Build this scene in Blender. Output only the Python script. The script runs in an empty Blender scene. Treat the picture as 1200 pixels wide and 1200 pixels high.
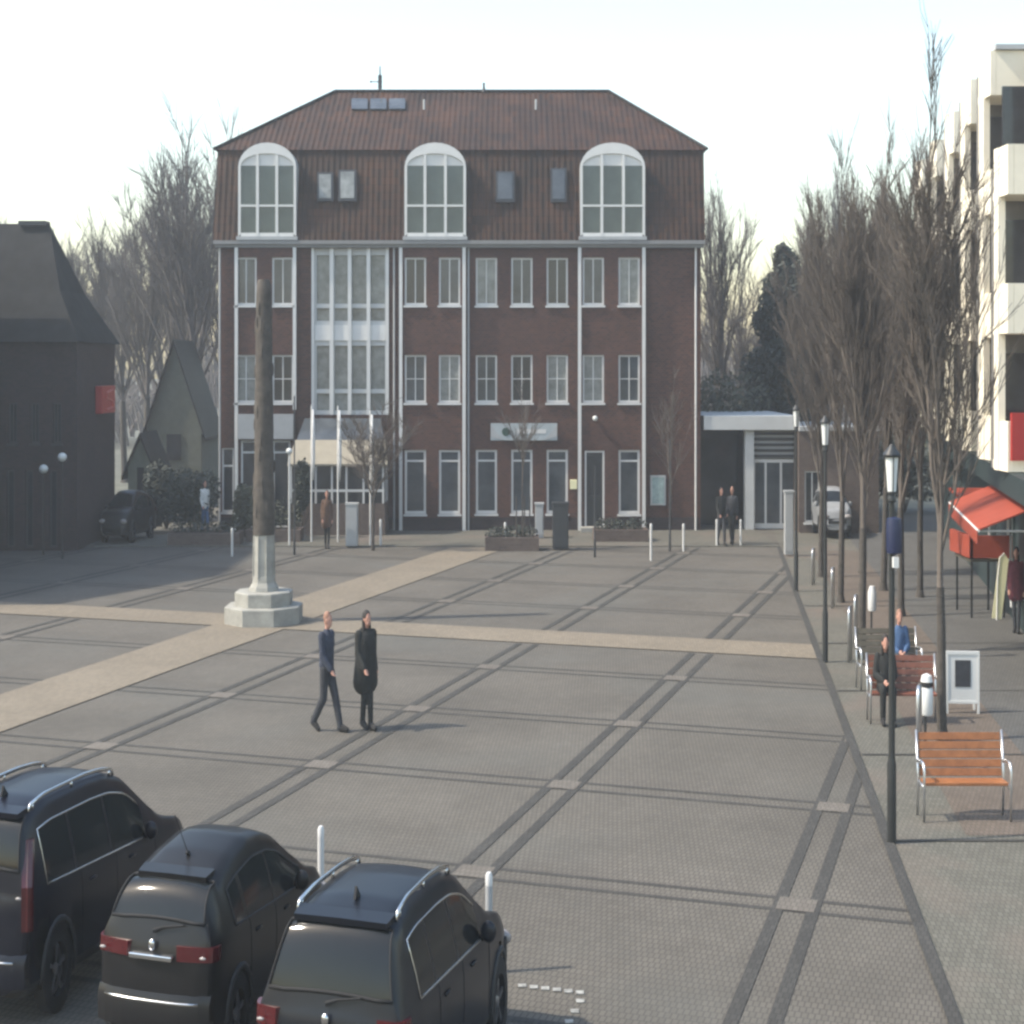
SUN_E, SKY_S, EXPO, HAZE, FW = 2.8, .15, 1.12, .0015, 3.0
import bpy, bmesh, math, random
from mathutils import Vector, Matrix
R = math.radians
sc = bpy.context.scene
COL = sc.collection
K = 0.5625            # plan scale of things modelled in metres (the photograph is a narrowed picture)
F = 1810.0; CAMH = 5.4; HZ = 433.0
def G(px, py):
    y = F*CAMH/(py-HZ); return ((px-600)/F*y, y)
def PX(px, y): return (px-600)/F*y
def PZ(py, y): return CAMH-(py-HZ)/F*y

# ------------------------------------------------------------ materials
def nt(name):
    m = bpy.data.materials.new(name); m.use_nodes = True
    t = m.node_tree; b = t.nodes['Principled BSDF']; return m, t, b
def N(t, typ, **kw):
    n = t.nodes.new(typ)
    for k, v in kw.items():
        if k in ('i',):
            for kk, vv in v.items(): n.inputs[kk].default_value = vv
        else: setattr(n, k, v)
    return n
def c4(c): return (c[0], c[1], c[2], 1)
def mat(name, col, rough=.6, var=.15, scale=3.0, metal=0, spec=.5, bump=0, coat=0):
    m, t, b = nt(name)
    b.inputs['Roughness'].default_value = rough; b.inputs['Metallic'].default_value = metal
    b.inputs['Specular IOR Level'].default_value = spec; b.inputs['Coat Weight'].default_value = coat
    tc = N(t, 'ShaderNodeTexCoord'); n = N(t, 'ShaderNodeTexNoise', i={'Scale': scale, 'Detail': 6.0, 'Roughness': .65})
    t.links.new(tc.outputs['Object'], n.inputs['Vector'])
    r = N(t, 'ShaderNodeMapRange', i={'From Min': .3, 'From Max': .7, 'To Min': 1-var, 'To Max': 1+var})
    t.links.new(n.outputs['Fac'], r.inputs['Value'])
    mx = N(t, 'ShaderNodeVectorMath', operation='SCALE'); mx.inputs[0].default_value = col[:3]
    t.links.new(r.outputs[0], mx.inputs['Scale']); t.links.new(mx.outputs[0], b.inputs['Base Color'])
    if bump:
        bp = N(t, 'ShaderNodeBump', i={'Strength': bump, 'Distance': .02}); t.links.new(n.outputs['Fac'], bp.inputs['Height'])
        t.links.new(bp.outputs[0], b.inputs['Normal'])
    return m
def brickmat(name, c1, c2, cm, bw, bh, mortar=.012, axis='wall', rot=0, var=.25, nscale=.6, rough=.85, offset=.5, tint=None, bump=.3, bias=0.0):
    m, t, b = nt(name); b.inputs['Roughness'].default_value = rough; b.inputs['Specular IOR Level'].default_value = .3
    kf = (.44 if name != 'grey_pavers' else .41) if axis == 'g' else .60
    c1, c2, cm = [[x*kf for x in c] for c in (c1, c2, cm)]
    if tint: tint = ([x*kf for x in tint[0]],)+tuple(tint[1:])
    tc = N(t, 'ShaderNodeTexCoord'); L = t.links.new
    if axis == 'wall':
        sp = N(t, 'ShaderNodeSeparateXYZ'); L(tc.outputs['Object'], sp.inputs[0])
        ad = N(t, 'ShaderNodeMath', operation='ADD'); L(sp.outputs[0], ad.inputs[0]); L(sp.outputs[1], ad.inputs[1])
        cb = N(t, 'ShaderNodeCombineXYZ'); L(ad.outputs[0], cb.inputs[0]); L(sp.outputs[2], cb.inputs[1]); vec = cb.outputs[0]
    else:
        mp = N(t, 'ShaderNodeMapping'); mp.inputs['Rotation'].default_value = (0, 0, rot); L(tc.outputs['Object'], mp.inputs[0]); vec = mp.outputs[0]
    br = N(t, 'ShaderNodeTexBrick', offset=offset, i={'Scale': 1.0, 'Color1': c4(c1), 'Color2': c4(c2), 'Mortar': c4(cm), 'Brick Width': bw, 'Row Height': bh, 'Mortar Size': mortar, 'Mortar Smooth': .3, 'Bias': bias})
    L(vec, br.inputs['Vector'])
    n = N(t, 'ShaderNodeTexNoise', i={'Scale': nscale, 'Detail': 7.0, 'Roughness': .7}); L(tc.outputs['Object'], n.inputs['Vector'])
    r = N(t, 'ShaderNodeMapRange', i={'From Min': .3, 'From Max': .7, 'To Min': 1-var, 'To Max': 1+var}); L(n.outputs['Fac'], r.inputs['Value'])
    mx = N(t, 'ShaderNodeVectorMath', operation='SCALE'); L(br.outputs['Color'], mx.inputs[0]); L(r.outputs[0], mx.inputs['Scale'])
    out = mx.outputs[0]
    if tint:
        n2 = N(t, 'ShaderNodeTexNoise', i={'Scale': tint[1], 'Detail': 3.0}); L(tc.outputs['Object'], n2.inputs['Vector'])
        rr = N(t, 'ShaderNodeMapRange', i={'From Min': .5, 'From Max': .68, 'To Min': 0.0, 'To Max': tint[2]}); L(n2.outputs['Fac'], rr.inputs['Value'])
        mm = N(t, 'ShaderNodeMix', data_type='RGBA'); L(rr.outputs[0], mm.inputs[0]); L(out, mm.inputs[6]); mm.inputs[7].default_value = c4(tint[0]); out = mm.outputs[2]
    L(out, b.inputs['Base Color'])
    if bump:
        bp = N(t, 'ShaderNodeBump', i={'Strength': bump, 'Distance': .01}); L(br.outputs['Fac'], bp.inputs['Height']); bp.invert = True; L(bp.outputs[0], b.inputs['Normal'])
    return m
def roofmat(name, ca, cb_, tw=.19, th=.27):
    m, t, b = nt(name); L = t.links.new; b.inputs['Roughness'].default_value = .65; b.inputs['Specular IOR Level'].default_value = .2
    ca, cb_ = [x*.235 for x in ca], [x*.235 for x in cb_]
    tc = N(t, 'ShaderNodeTexCoord'); sp = N(t, 'ShaderNodeSeparateXYZ'); L(tc.outputs['Object'], sp.inputs[0])
    ge = N(t, 'ShaderNodeNewGeometry'); sn = N(t, 'ShaderNodeSeparateXYZ'); L(ge.outputs['True Normal'], sn.inputs[0])
    ab = N(t, 'ShaderNodeMath', operation='ABSOLUTE'); L(sn.outputs[0], ab.inputs[0])
    gt = N(t, 'ShaderNodeMath', operation='GREATER_THAN'); L(ab.outputs[0], gt.inputs[0]); gt.inputs[1].default_value = .35
    h = N(t, 'ShaderNodeMix', data_type='FLOAT'); L(gt.outputs[0], h.inputs[0]); L(sp.outputs[0], h.inputs[2]); L(sp.outputs[1], h.inputs[3])
    c = N(t, 'ShaderNodeCombineXYZ'); L(h.outputs[0], c.inputs[0]); L(sp.outputs[2], c.inputs[1])
    br = N(t, 'ShaderNodeTexBrick', offset=0, i={'Scale': 1.0, 'Color1': c4(ca), 'Color2': c4(cb_), 'Mortar': c4([x*.45 for x in ca]), 'Brick Width': tw, 'Row Height': th, 'Mortar Size': .02, 'Mortar Smooth': .5, 'Bias': -.1})
    L(c.outputs[0], br.inputs['Vector'])
    n = N(t, 'ShaderNodeTexNoise', i={'Scale': .8, 'Detail': 6.0}); L(tc.outputs['Object'], n.inputs['Vector'])
    r = N(t, 'ShaderNodeMapRange', i={'From Min': .3, 'From Max': .7, 'To Min': .55, 'To Max': 1.45}); L(n.outputs['Fac'], r.inputs['Value'])
    mx = N(t, 'ShaderNodeVectorMath', operation='SCALE'); L(br.outputs['Color'], mx.inputs[0]); L(r.outputs[0], mx.inputs['Scale'])
    L(mx.outputs[0], b.inputs['Base Color'])
    w = N(t, 'ShaderNodeMath', operation='MULTIPLY'); L(h.outputs[0], w.inputs[0]); w.inputs[1].default_value = 2*math.pi/tw
    s = N(t, 'ShaderNodeMath', operation='SINE'); L(w.outputs[0], s.inputs[0])
    bp = N(t, 'ShaderNodeBump', i={'Strength': .4, 'Distance': .03}); L(s.outputs[0], bp.inputs['Height']); L(bp.outputs[0], b.inputs['Normal'])
    return m
def glassmat(name, col, rough=.08, spec=.6, var=.5, scale=.9):
    return mat(name, col, rough, var, scale, spec=spec)
M = {}
M['white'] = mat('white_paint', (.58, .58, .56), .5, .06)
M['frame'] = mat('window_frame_white', (.60, .60, .58), .45, .05)
M['render_white'] = mat('white_render', (.80, .745, .60), .8, .08, 1.2)
M['render_cool'] = mat('grey_render', (.50, .51, .50), .85, .08, 1.2)
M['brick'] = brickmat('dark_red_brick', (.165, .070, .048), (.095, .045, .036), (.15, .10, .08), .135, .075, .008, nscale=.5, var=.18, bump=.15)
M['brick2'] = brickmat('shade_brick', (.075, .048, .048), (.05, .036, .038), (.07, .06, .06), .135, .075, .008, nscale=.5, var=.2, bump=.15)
M['brick_buff'] = brickmat('buff_brick', (.22, .16, .13), (.17, .12, .10), (.2, .18, .16), .135, .075, .008, bump=.1)
M['tiles'] = roofmat('roof_tiles', (.20, .088, .045), (.088, .050, .036))
M['tiles2'] = roofmat('dark_roof_tiles', (.05, .045, .047), (.035, .033, .035))
M['slate'] = mat('dull_slate_roof', (.026,.026,.026), .9, .25, 1.5, spec=.1)
M['zinc'] = mat('zinc', (.36, .37, .37), .5, .08, metal=.0)
M['glass'] = glassmat('window_glass', (.06, .068, .075))
M['glass_c'] = glassmat('window_glass_curtain', (.20, .21, .20), .12, .5, .35, 3.0)
M['glass_d'] = glassmat('window_glass_dark', (.028, .03, .034))
M['glass_g'] = glassmat('window_glass_green', (.05, .068, .068), .1, .6, .3)
M['dark'] = mat('dark_metal', (.02, .021, .022), .45, .2)
M['pole'] = mat('lamp_post_paint', (.022, .024, .024), .4, .25)
M['steel'] = mat('brushed_steel', (.55, .56, .57), .28, .1, metal=.9)
M['lampglass'] = mat('lamp_glass', (.62, .64, .62), .3, .05)
M['wood'] = mat('bench_wood', (.27, .105, .038), .5, .25, 8)
M['wood_r'] = mat('bench_wood_red', (.17, .062, .038), .5, .25, 8)
M['wood_g'] = mat('bench_wood_grey', (.10, .085, .06), .6, .25, 8)
M['stone'] = mat('pale_stone', (.28, .275, .245), .85, .22, 3.5, bump=.3)
M['stone_d'] = mat('weathered_relief_stone', (.066, .056, .046), .85, .45, 5, bump=.6)
M['bark'] = mat('bark', (.060, .052, .044), .9, .35, 6)
M['twig'] = mat('twigs', (.108, .090, .075), .9, .35, 1.5)
M['twig_far'] = mat('far_twigs', (.105, .092, .086), .9, .35, 1.0)
M['leaf_d'] = mat('evergreen_leaf', (.028, .036, .026), .7, .4, 1.2)
M['leaf_m'] = mat('olive_leaf', (.06, .065, .038), .7, .4, 1.2)
M['red'] = mat('red_fabric', (.27, .042, .018), .7, .15, 2)
M['redsign'] = mat('red_sign_face', (.34, .02, .015), .5, .05)
M['teal'] = mat('dark_fascia', (.022, .038, .040), .5, .1)
M['cream'] = mat('cream_cloth', (.75, .72, .45), .8, .05)
M['beige_cloth'] = mat('beige_awning', (.30, .27, .21), .85, .1)
M['blue'] = mat('blue_sign_face', (.012, .018, .055), .4, .1)
M['black'] = mat('black_rubber', (.012, .012, .013), .8, .2)
M['plastic'] = mat('grey_plastic', (.028, .030, .032), .6, .15)
M['green'] = mat('green_paint', (.022, .06, .045), .5, .1)
M['chrome'] = mat('chrome_trim', (.6, .61, .62), .18, .03, metal=1)
M['alloy'] = mat('alloy_rim', (.22, .22, .23), .35, .1, metal=.7)
M['taillamp'] = mat('tail_lamp_red', (.060, .006, .008), .16, .15, 20, spec=.7)
M['lampclear'] = mat('lamp_clear', (.26, .24, .23), .12, .1, 20, spec=.7)
M['carglass'] = mat('tinted_car_glass', (.010, .012, .013), .08, .1, spec=.35)
M['plate'] = mat('number_plate', (.55, .56, .56), .5, .05)
M['skin'] = mat('skin', (.42, .22, .16), .55, .1, 20)
M['hairfair'] = mat('fair_hair', (.26, .14, .095), .7, .2, 40)
M['hairdark'] = mat('dark_hair', (.018, .014, .012), .7, .2, 40)
M['cloth_navy'] = mat('navy_cloth', (.028, .035, .055), .9, .25, 12)
M['cloth_grey'] = mat('charcoal_cloth', (.032, .034, .040), .9, .25, 12)
M['cloth_black'] = mat('black_cloth', (.014, .015, .014), .9, .3, 12)
M['cloth_brown'] = mat('brown_cloth', (.10, .055, .035), .9, .25, 12)
M['cloth_blue'] = mat('blue_cloth', (.05, .10, .20), .9, .2, 12)
M['cloth_white'] = mat('white_cloth', (.6, .6, .58), .9, .1, 12)
M['cloth_red'] = mat('dark_red_cloth', (.10, .02, .03), .9, .2, 12)
def paint(name, col):
    m = mat(name, col, .32, .12, 6, metal=0, spec=.28, coat=.12)
    m.node_tree.nodes['Principled BSDF'].inputs['Coat Roughness'].default_value = .08
    return m
M['paint_navy'] = paint('car_paint_navy', (.006, .007, .013))
M['paint_grey'] = paint('car_paint_anthracite', (.010, .010, .011))
M['paint_black'] = paint('car_paint_slate', (.008, .010, .015))
M['paint_silver'] = paint('car_paint_silver', (.24, .25, .26))
DIRU = (.300, .954)      # paving direction
DIRV = (.954, -.300)
ANG = math.atan2(.300, .954)
M['pavers'] = brickmat('grey_pavers', (.278, .254, .214), (.240, .220, .186), (.146, .135, .116), .056, .115, .007, 'g', ANG, .20, .35, .9, tint=((.235, .245, .225), .22, .35), bump=.06)
M['paver_dark'] = brickmat('dark_pavers', (.135, .131, .120), (.105, .102, .094), (.08, .078, .072), .056, .115, .006, 'g', ANG, .15, .9, .9)
M['paver_mid'] = brickmat('mid_grey_pavers', (.140, .134, .122), (.112, .108, .098), (.09, .086, .078), .056, .115, .006, 'g', ANG, .15, .9, .9)
M['paver_beige'] = brickmat('beige_pavers', (.47, .40, .30), (.38, .325, .245), (.27, .235, .185), .056, .115, .006, 'g', ANG, .12, .5, .9)
M['paver_pale'] = brickmat('pale_pavers', (.33, .30, .255), (.28, .25, .215), (.2, .18, .155), .056, .115, .006, 'g', ANG, .14, .6, .9)
M['promenade'] = brickmat('promenade_pavers', (.295, .285, .235), (.235, .225, .185), (.15, .145, .125), .056, .115, .006, 'g', math.atan(.13), .14, .5, .9, tint=((.30, .225, .185), .5, .5))
M['promenade_red'] = brickmat('promenade_red_pavers', (.295, .240, .195), (.24, .195, .155), (.16, .135, .11), .056, .115, .006, 'g', math.atan(.13), .15, .5, .9)
M['promenade_far'] = brickmat('promenade_grey_pavers', (.225, .22, .205), (.185, .18, .17), (.12, .12, .11), .056, .115, .006, 'g', math.atan(.13), .14, .5, .9)
M['earth'] = mat('dull_ground', (.10, .10, .075), .95, .3, .3)

# ------------------------------------------------------------ mesh helpers
class MB:
    def __init__(s): s.v = []; s.f = []; s.mi = None
    def add(s, vs, fs):
        o = len(s.v); s.v += [tuple(v) for v in vs]; s.f += [tuple(o+i for i in f) for f in fs]; return s
    def box(s, x0, x1, y0, y1, z0, z1):
        return s.add([(x0,y0,z0),(x1,y0,z0),(x1,y1,z0),(x0,y1,z0),(x0,y0,z1),(x1,y0,z1),(x1,y1,z1),(x0,y1,z1)],
                     [(0,3,2,1),(4,5,6,7),(0,1,5,4),(1,2,6,5),(2,3,7,6),(3,0,4,7)])
    def quad(s, a, b, c, d): return s.add([a,b,c,d], [(0,1,2,3)])
    def poly(s, pts): return s.add(pts, [tuple(range(len(pts)))])
    def prism(s, pts, d):      # polygon pts (3d) extruded by vector d
        n = len(pts); q = [(p[0]+d[0], p[1]+d[1], p[2]+d[2]) for p in pts]
        return s.add(list(pts)+q, [tuple(range(n))[::-1], tuple(range(n, 2*n))]+[(i,(i+1)%n,n+(i+1)%n,n+i) for i in range(n)])
    def tube(s, p0, p1, r0, r1=None, n=8, cap=True):
        r1 = r0 if r1 is None else r1
        p0 = Vector(p0); p1 = Vector(p1); d = p1-p0
        if d.length < 1e-6: return s
        d.normalize(); a = d.orthogonal().normalized(); b = d.cross(a)
        vs = []
        for p, r in ((p0,r0),(p1,r1)):
            for i in range(n):
                t = 2*math.pi*i/n; vs.append(p+a*math.cos(t)*r+b*math.sin(t)*r)
        fs = [(i,(i+1)%n,n+(i+1)%n,n+i) for i in range(n)]
        if cap: fs += [tuple(range(n))[::-1], tuple(range(n,2*n))]
        return s.add(vs, fs)
    def path(s, pts, r, n=8):
        rs = r if isinstance(r, (list,tuple)) else [r]*len(pts)
        P = [Vector(p) for p in pts]; rings = []
        ref = None
        for i, p in enumerate(P):
            d = (P[min(i+1,len(P)-1)]-P[max(i-1,0)]).normalized()
            if ref is None: ref = d.orthogonal().normalized()
            a = (ref-d*ref.dot(d))
            a = a.normalized() if a.length > 1e-4 else d.orthogonal().normalized()
            ref = a; b = d.cross(a)
            rings.append([p+a*math.cos(2*math.pi*k/n)*rs[i]+b*math.sin(2*math.pi*k/n)*rs[i] for k in range(n)])
        vs = [v for ring in rings for v in ring]; fs = []
        for i in range(len(P)-1):
            for k in range(n): fs.append((i*n+k, i*n+(k+1)%n, (i+1)*n+(k+1)%n, (i+1)*n+k))
        fs += [tuple(range(n))[::-1], tuple(range((len(P)-1)*n, len(P)*n))]
        return s.add(vs, fs)
    def lathe(s, prof, n=24, c=(0,0), rot=0):   # prof [(r,z)]
        vs = []; fs = []
        for r, z in prof:
            for k in range(n):
                t = 2*math.pi*k/n+rot; vs.append((c[0]+r*math.cos(t), c[1]+r*math.sin(t), z))
        m = len(prof)
        for i in range(m-1):
            for k in range(n): fs.append((i*n+k, i*n+(k+1)%n, (i+1)*n+(k+1)%n, (i+1)*n+k))
        fs += [tuple(range(n))[::-1], tuple(range((m-1)*n, m*n))]
        return s.add(vs, fs)
    def ball(s, c, r, nu=12, nv=8):
        rx, ry, rz = (r if isinstance(r, (tuple,list)) else (r,r,r)); vs = []; fs = []
        for j in range(nv+1):
            ph = math.pi*j/nv
            for k in range(nu):
                t = 2*math.pi*k/nu; vs.append((c[0]+rx*math.sin(ph)*math.cos(t), c[1]+ry*math.sin(ph)*math.sin(t), c[2]+rz*math.cos(ph)))
        for j in range(nv):
            for k in range(nu): fs.append((j*nu+k, (j+1)*nu+k, (j+1)*nu+(k+1)%nu, j*nu+(k+1)%nu))
        return s.add(vs, fs)
    def wheel_x(s, c, r, w, n=28, bev=.02, ri=0):   # a disc with its axis along x
        prof = [(-w/2, r-bev), (-w/2+bev, r), (w/2-bev, r), (w/2, r-bev)]
        if ri: prof = [(-w/2, ri)] + prof + [(w/2, ri)]
        vs = []; fs = []; m = len(prof)
        for x, rr in prof:
            for k in range(n):
                t = 2*math.pi*k/n; vs.append((c[0]+x, c[1]+rr*math.cos(t), c[2]+rr*math.sin(t)))
        for i in range(m-1 if not ri else m):
            for k in range(n): fs.append((i*n+k, i*n+(k+1)%n, ((i+1)%m)*n+(k+1)%n, ((i+1)%m)*n+k))
        if not ri: fs += [tuple(range(n)), tuple(range((m-1)*n, m*n))]
        return s.add(vs, fs)
    def build(s, name, m, parent=None, k=None, smooth=False, world=False, bevel=0):
        me = bpy.data.meshes.new(name)
        off = parent.location if (parent is not None and world) else Vector((0,0,0))
        if parent is not None and world and parent.parent is not None: off = off+parent.parent.location
        kk = 1 if k is None else k
        me.from_pydata([((v[0]-off[0])*kk, (v[1]-off[1])*kk, v[2]-off[2]) for v in s.v], [], s.f)
        me.validate(); bm = bmesh.new(); bm.from_mesh(me); bmesh.ops.recalc_face_normals(bm, faces=bm.faces); bm.to_mesh(me); bm.free()
        me.materials.append(m)
        if smooth:
            me.polygons.foreach_set('use_smooth', [True]*len(me.polygons))
        o = bpy.data.objects.new(name, me); COL.objects.link(o)
        if parent is not None: o.parent = parent
        if bevel:
            b = o.modifiers.new('bevel', 'BEVEL'); b.width = bevel; b.segments = 2; b.limit_method = 'ANGLE'
        if smooth == 'auto':
            e = o.modifiers.new('split', 'EDGE_SPLIT'); e.split_angle = R(38)
        return o
def tag(o, label, cat, group=None):
    o['label'] = label; o['category'] = cat
    if group: o['group'] = group
    return o
def thing(name, label, cat, loc=(0,0,0), rz=0, group=None):
    o = bpy.data.objects.new(name, None); COL.objects.link(o); o.location = loc; o.rotation_euler = (0,0,rz)
    o.empty_display_size = .2
    return tag(o, label, cat, group)
def struct(name, mb, m, kind='structure'):
    o = mb.build(name, m); o['kind'] = kind; return o
KIDS = {}
def dup(root, loc, rz=None, label=None, group=None, scale=None):
    def rec(o, par):
        c = o.copy(); COL.objects.link(c)
        if par is not None: c.parent = par
        for ch in [x for x in ALLK(o)]: rec(ch, c)
        return c
    r = rec(root, None); r.location = loc
    if rz is not None: r.rotation_euler = (0,0,rz)
    if scale: r.scale = scale
    if label: r['label'] = label
    if group: r['group'] = group
    return r
def ALLK(o): return list(o.children)

# ------------------------------------------------------------ ground
g = MB(); g.quad((-400,-60,-.02),(400,-60,-.02),(400,900,-.02),(-400,900,-.02)); struct('ground', g, M['earth'])
def kerbx(y): return (.13)*(y-G(1045,988)[1])+G(1045,988)[0]     # kerb line
g = MB(); g.quad((-45,-5,0),(kerbx(-5),-5,0),(kerbx(60),60,0),(-45,60,0)); struct('square_paving', g, M['pavers'])
g = MB(); g.quad((kerbx(-5),-5,0),(kerbx(-5)+20,-5,0),(kerbx(60)+20,60,0),(kerbx(60),60,0)); struct('promenade', g, M['promenade'])
# grid
SU, SV = 3.63, 3.44
X0, Y0 = G(555, 1022)
def UV(u, v, z): return (X0+DIRU[0]*u+DIRV[0]*v, Y0+DIRU[1]*u+DIRV[1]*v, z)
CX, CY = -5.30, 33.0           # crossing of the two beige bands, at the monument
cu = (CX-X0)*DIRU[0]+(CY-Y0)*DIRU[1]; cv = (CX-X0)*DIRV[0]+(CY-Y0)*DIRV[1]
def clipped(u0, u1, v0, v1, z, mb):     # a strip on the square, cut at the kerb line and by the far edge
    pts = [Vector(UV(u0,v0,z)), Vector(UV(u1,v0,z)), Vector(UV(u1,v1,z)), Vector(UV(u0,v1,z))]
    def cut(P, f):
        out = []
        for i in range(len(P)):
            a, b = P[i], P[(i+1)%len(P)]; fa, fb = f(a), f(b)
            if fa >= 0: out.append(a)
            if fa*fb < 0: out.append(a+(b-a)*(fa/(fa-fb)))
        return out
    pts = cut(pts, lambda p: kerbx(p[1])-.1-p[0])
    if len(pts) > 2: pts = cut(pts, lambda p: 46.8-p[1])
    if len(pts) > 2: mb.poly([tuple(p) for p in pts])
BW = .82       # half width of beige bands
mu = MB(); mv = MB(); sq = MB()
vl = [i*SV for i in range(-6, 4)]; ul = [i*SU for i in range(-3, 9)]
lim = (SV*9)
for v in vl:
    if abs(v-cv) < 1.6: continue
    for s in (-1, 1):
        for a, b in ((-14, cu-BW-.02), (cu+BW+.02, 34)):
            clipped(a, b, v+s*.175-.062, v+s*.175+.062, .008, mu)
for u in ul:
    if abs(u-cu) < 1.6: continue
    for s in (-1, 1):
        for a, b in ((-40, cv-BW-.02), (cv+BW+.02, 20)):
            clipped(u+s*.175-.045, u+s*.175+.045, a, b, .004, mv)
    for v in vl:
        if abs(v-cv) < 1.6: continue
        clipped(u-.19, u+.19, v-.19, v+.19, .012, sq)
struct('paving_strips', mu, M['paver_dark']); struct('cross_paving_strips', mv, M['paver_mid']); struct('crossing_stones', sq, M['paver_pale'])
b1 = MB(); clipped(-30, 40, cv-BW, cv+BW, .016, b1); struct('beige_paving_band', b1, M['paver_beige'])
b2 = MB(); clipped(cu-BW*.9, cu+BW*.9, -60, cv-BW, .016, b2); clipped(cu-BW*.9, cu+BW*.9, cv+BW, 40, .016, b2); struct('beige_paving_band', b2, M['paver_beige'])
kb = MB()
kb.quad((kerbx(-5)-.1,-5,.020),(kerbx(-5)+.02,-5,.020),(kerbx(46.8)+.02,46.8,.020),(kerbx(46.8)-.1,46.8,.020)); struct('kerb_strip', kb, M['paver_dark'])
# promenade bands
def pband(x0, x1, y0, y1, z, m, name):
    q = MB(); q.quad((kerbx(y0)+x0,y0,z),(kerbx(y0)+x1,y0,z),(kerbx(y1)+x1,y1,z),(kerbx(y1)+x0,y1,z)); struct(name, q, m)
pband(.9, 2.6, 17.9, 46, .004, M['promenade_red'], 'promenade_band')
pband(2.3, 20, 19.2, 60, .008, M['promenade_far'], 'promenade_walkway')
tl = MB()
for y in (17.65, 21.6, 25.9, 30.4, 35.2):
    tl.quad((kerbx(y)+.05,y,.012),(kerbx(y)+9,y,.012),(kerbx(y)+9,y+.07,.012),(kerbx(y)+.05,y+.07,.012))
struct('transverse_lines', tl, M['paver_dark'])  # thin dark lines across the promenade
# forecourt in front of the buildings, one low step
fc = MB(); fc.box(-45, kerbx(47), 47.0, 60, .0, .03); struct('forecourt_paving', fc, M['promenade'])
# parking bay studs
st = MB()
for i in range(6):
    x, y = G(612+i*13.5, 1156+i*1.6); st.box(x-.035, x+.035, y-.035, y+.035, .004, .012)
for i in range(4):
    x, y = G(680-i*6.5, 1174+i*12); st.box(x-.035, x+.035, y-.035, y+.035, .004, .012)
struct('parking_bay_marking', st, mat('worn_marking', (.26,.26,.24), .9, .5, 14))

# ------------------------------------------------------------ main brick building
YB = 51.7
bld = thing('brick_office_building', 'four storey dark red brick building with hipped tile roof and three arched white dormers', 'building', (PX(540,YB), YB, 0))
def wall_holes(mb, x0, x1, z0, z1, y, holes, depth=.16):
    xs = sorted({x0, x1} | {h[0] for h in holes} | {h[1] for h in holes}); zs = sorted({z0, z1} | {h[2] for h in holes} | {h[3] for h in holes})
    for i in range(len(xs)-1):
        for j in range(len(zs)-1):
            cx, cz = (xs[i]+xs[i+1])/2, (zs[j]+zs[j+1])/2
            if not (x0 < cx < x1 and z0 < cz < z1): continue
            if any(h[0] < cx < h[1] and h[2] < cz < h[3] for h in holes): continue
            mb.quad((xs[i],y,zs[j]),(xs[i+1],y,zs[j]),(xs[i+1],y,zs[j+1]),(xs[i],y,zs[j+1]))
    for a, b, c, d in holes:
        mb.quad((a,y,c),(a,y+depth,c),(a,y+depth,d),(a,y,d)); mb.quad((b,y,c),(b,y+depth,c),(b,y+depth,d),(b,y,d))
        mb.quad((a,y,c),(b,y,c),(b,y+depth,c),(a,y+depth,c)); mb.quad((a,y,d),(b,y,d),(b,y+depth,d),(a,y+depth,d))
rw = random.Random(4)
def window(parent, x0, x1, z0, z1, y, cols=2, rows=1, glass=None, transom=None, fw=.055, sill=True, name='window', fm='frame'):
    f = MB(); yf = y+.05
    f.box(x0, x0+fw, yf, yf+.07, z0, z1); f.box(x1-fw, x1, yf, yf+.07, z0, z1)
    f.box(x0+fw, x1-fw, yf, yf+.07, z1-fw, z1); f.box(x0+fw, x1-fw, yf, yf+.07, z0, z0+fw*1.3)
    for c in range(1, cols):
        xc = x0+(x1-x0)*c/cols; f.box(xc-.016, xc+.016, yf+.004, yf+.06, z0+fw*1.3, z1-fw)
    for r in range(1, rows):
        zc = z0+(z1-z0)*r/rows; f.box(x0+fw, x1-fw, yf+.008, yf+.056, zc-.014, zc+.014)
    if transom is not None: f.box(x0+fw, x1-fw, yf-.004, yf+.064, transom-.03, transom+.03)
    if sill: f.box(x0-.04, x1+.04, y-.06, y+.05, z0-.07, z0-.004)
    o = f.build(name, M[fm], parent, world=True)
    p = MB(); p.quad((x0+fw*.5,yf+.04,z0+fw*.5),(x1-fw*.5,yf+.04,z0+fw*.5),(x1-fw*.5,yf+.04,z1-fw*.5),(x0+fw*.5,yf+.04,z1-fw*.5))
    g_ = glass or rw.choice(['glass','glass','glass_c','glass_d','glass_d'])
    q = p.build('pane', M[g_], o); q.data.transform(Matrix.Translation(-bld.location if parent is bld else -parent.location))
    return o
XL, XR = PX(256,YB), PX(821,YB); ZE = PZ(287,YB)
segs = [(256,278,0),(278,346,-.14),(346,470,0),(470,544,-.14),(544,679,0),(679,754,-.14),(754,821,0)]
R3 = (358,302); R2 = (472,416); R1 = (602,527)
wins = {1: [289,332], 3: [487,527], 4: [570,611.5,653], 5: [695,737]}
allh = {i: [] for i in range(7)}
wb = MB()
for i, cs in wins.items():
    y = YB+segs[i][2]
    for c in cs:
        for (lo, hi) in (R3, R2, R1):
            a, b = c-12.5, c+12.5
            if i == 1 and lo == 602: continue
            if i == 5 and c == 695 and lo == 602: a, b, lo, hi = 685, 708, 616, 528
            h = (PX(a,YB), PX(b,YB), PZ(lo,YB), PZ(hi,YB)); allh[i].append(h)
            if lo == 616: continue
            gl = None
            if (c, lo) in ((570,358),(737,358)): gl = 'glass_c'
            if (c, lo) in ((695,472),(527,472)): gl = 'glass_c'
            if lo == 602: window(bld, *h, y, 1, 1, gl or 'glass', transom=PZ(540,YB), fw=.075)
            else: window(bld, *h, y, 2, 2 if lo == 472 else 1, gl, fw=.06)
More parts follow.
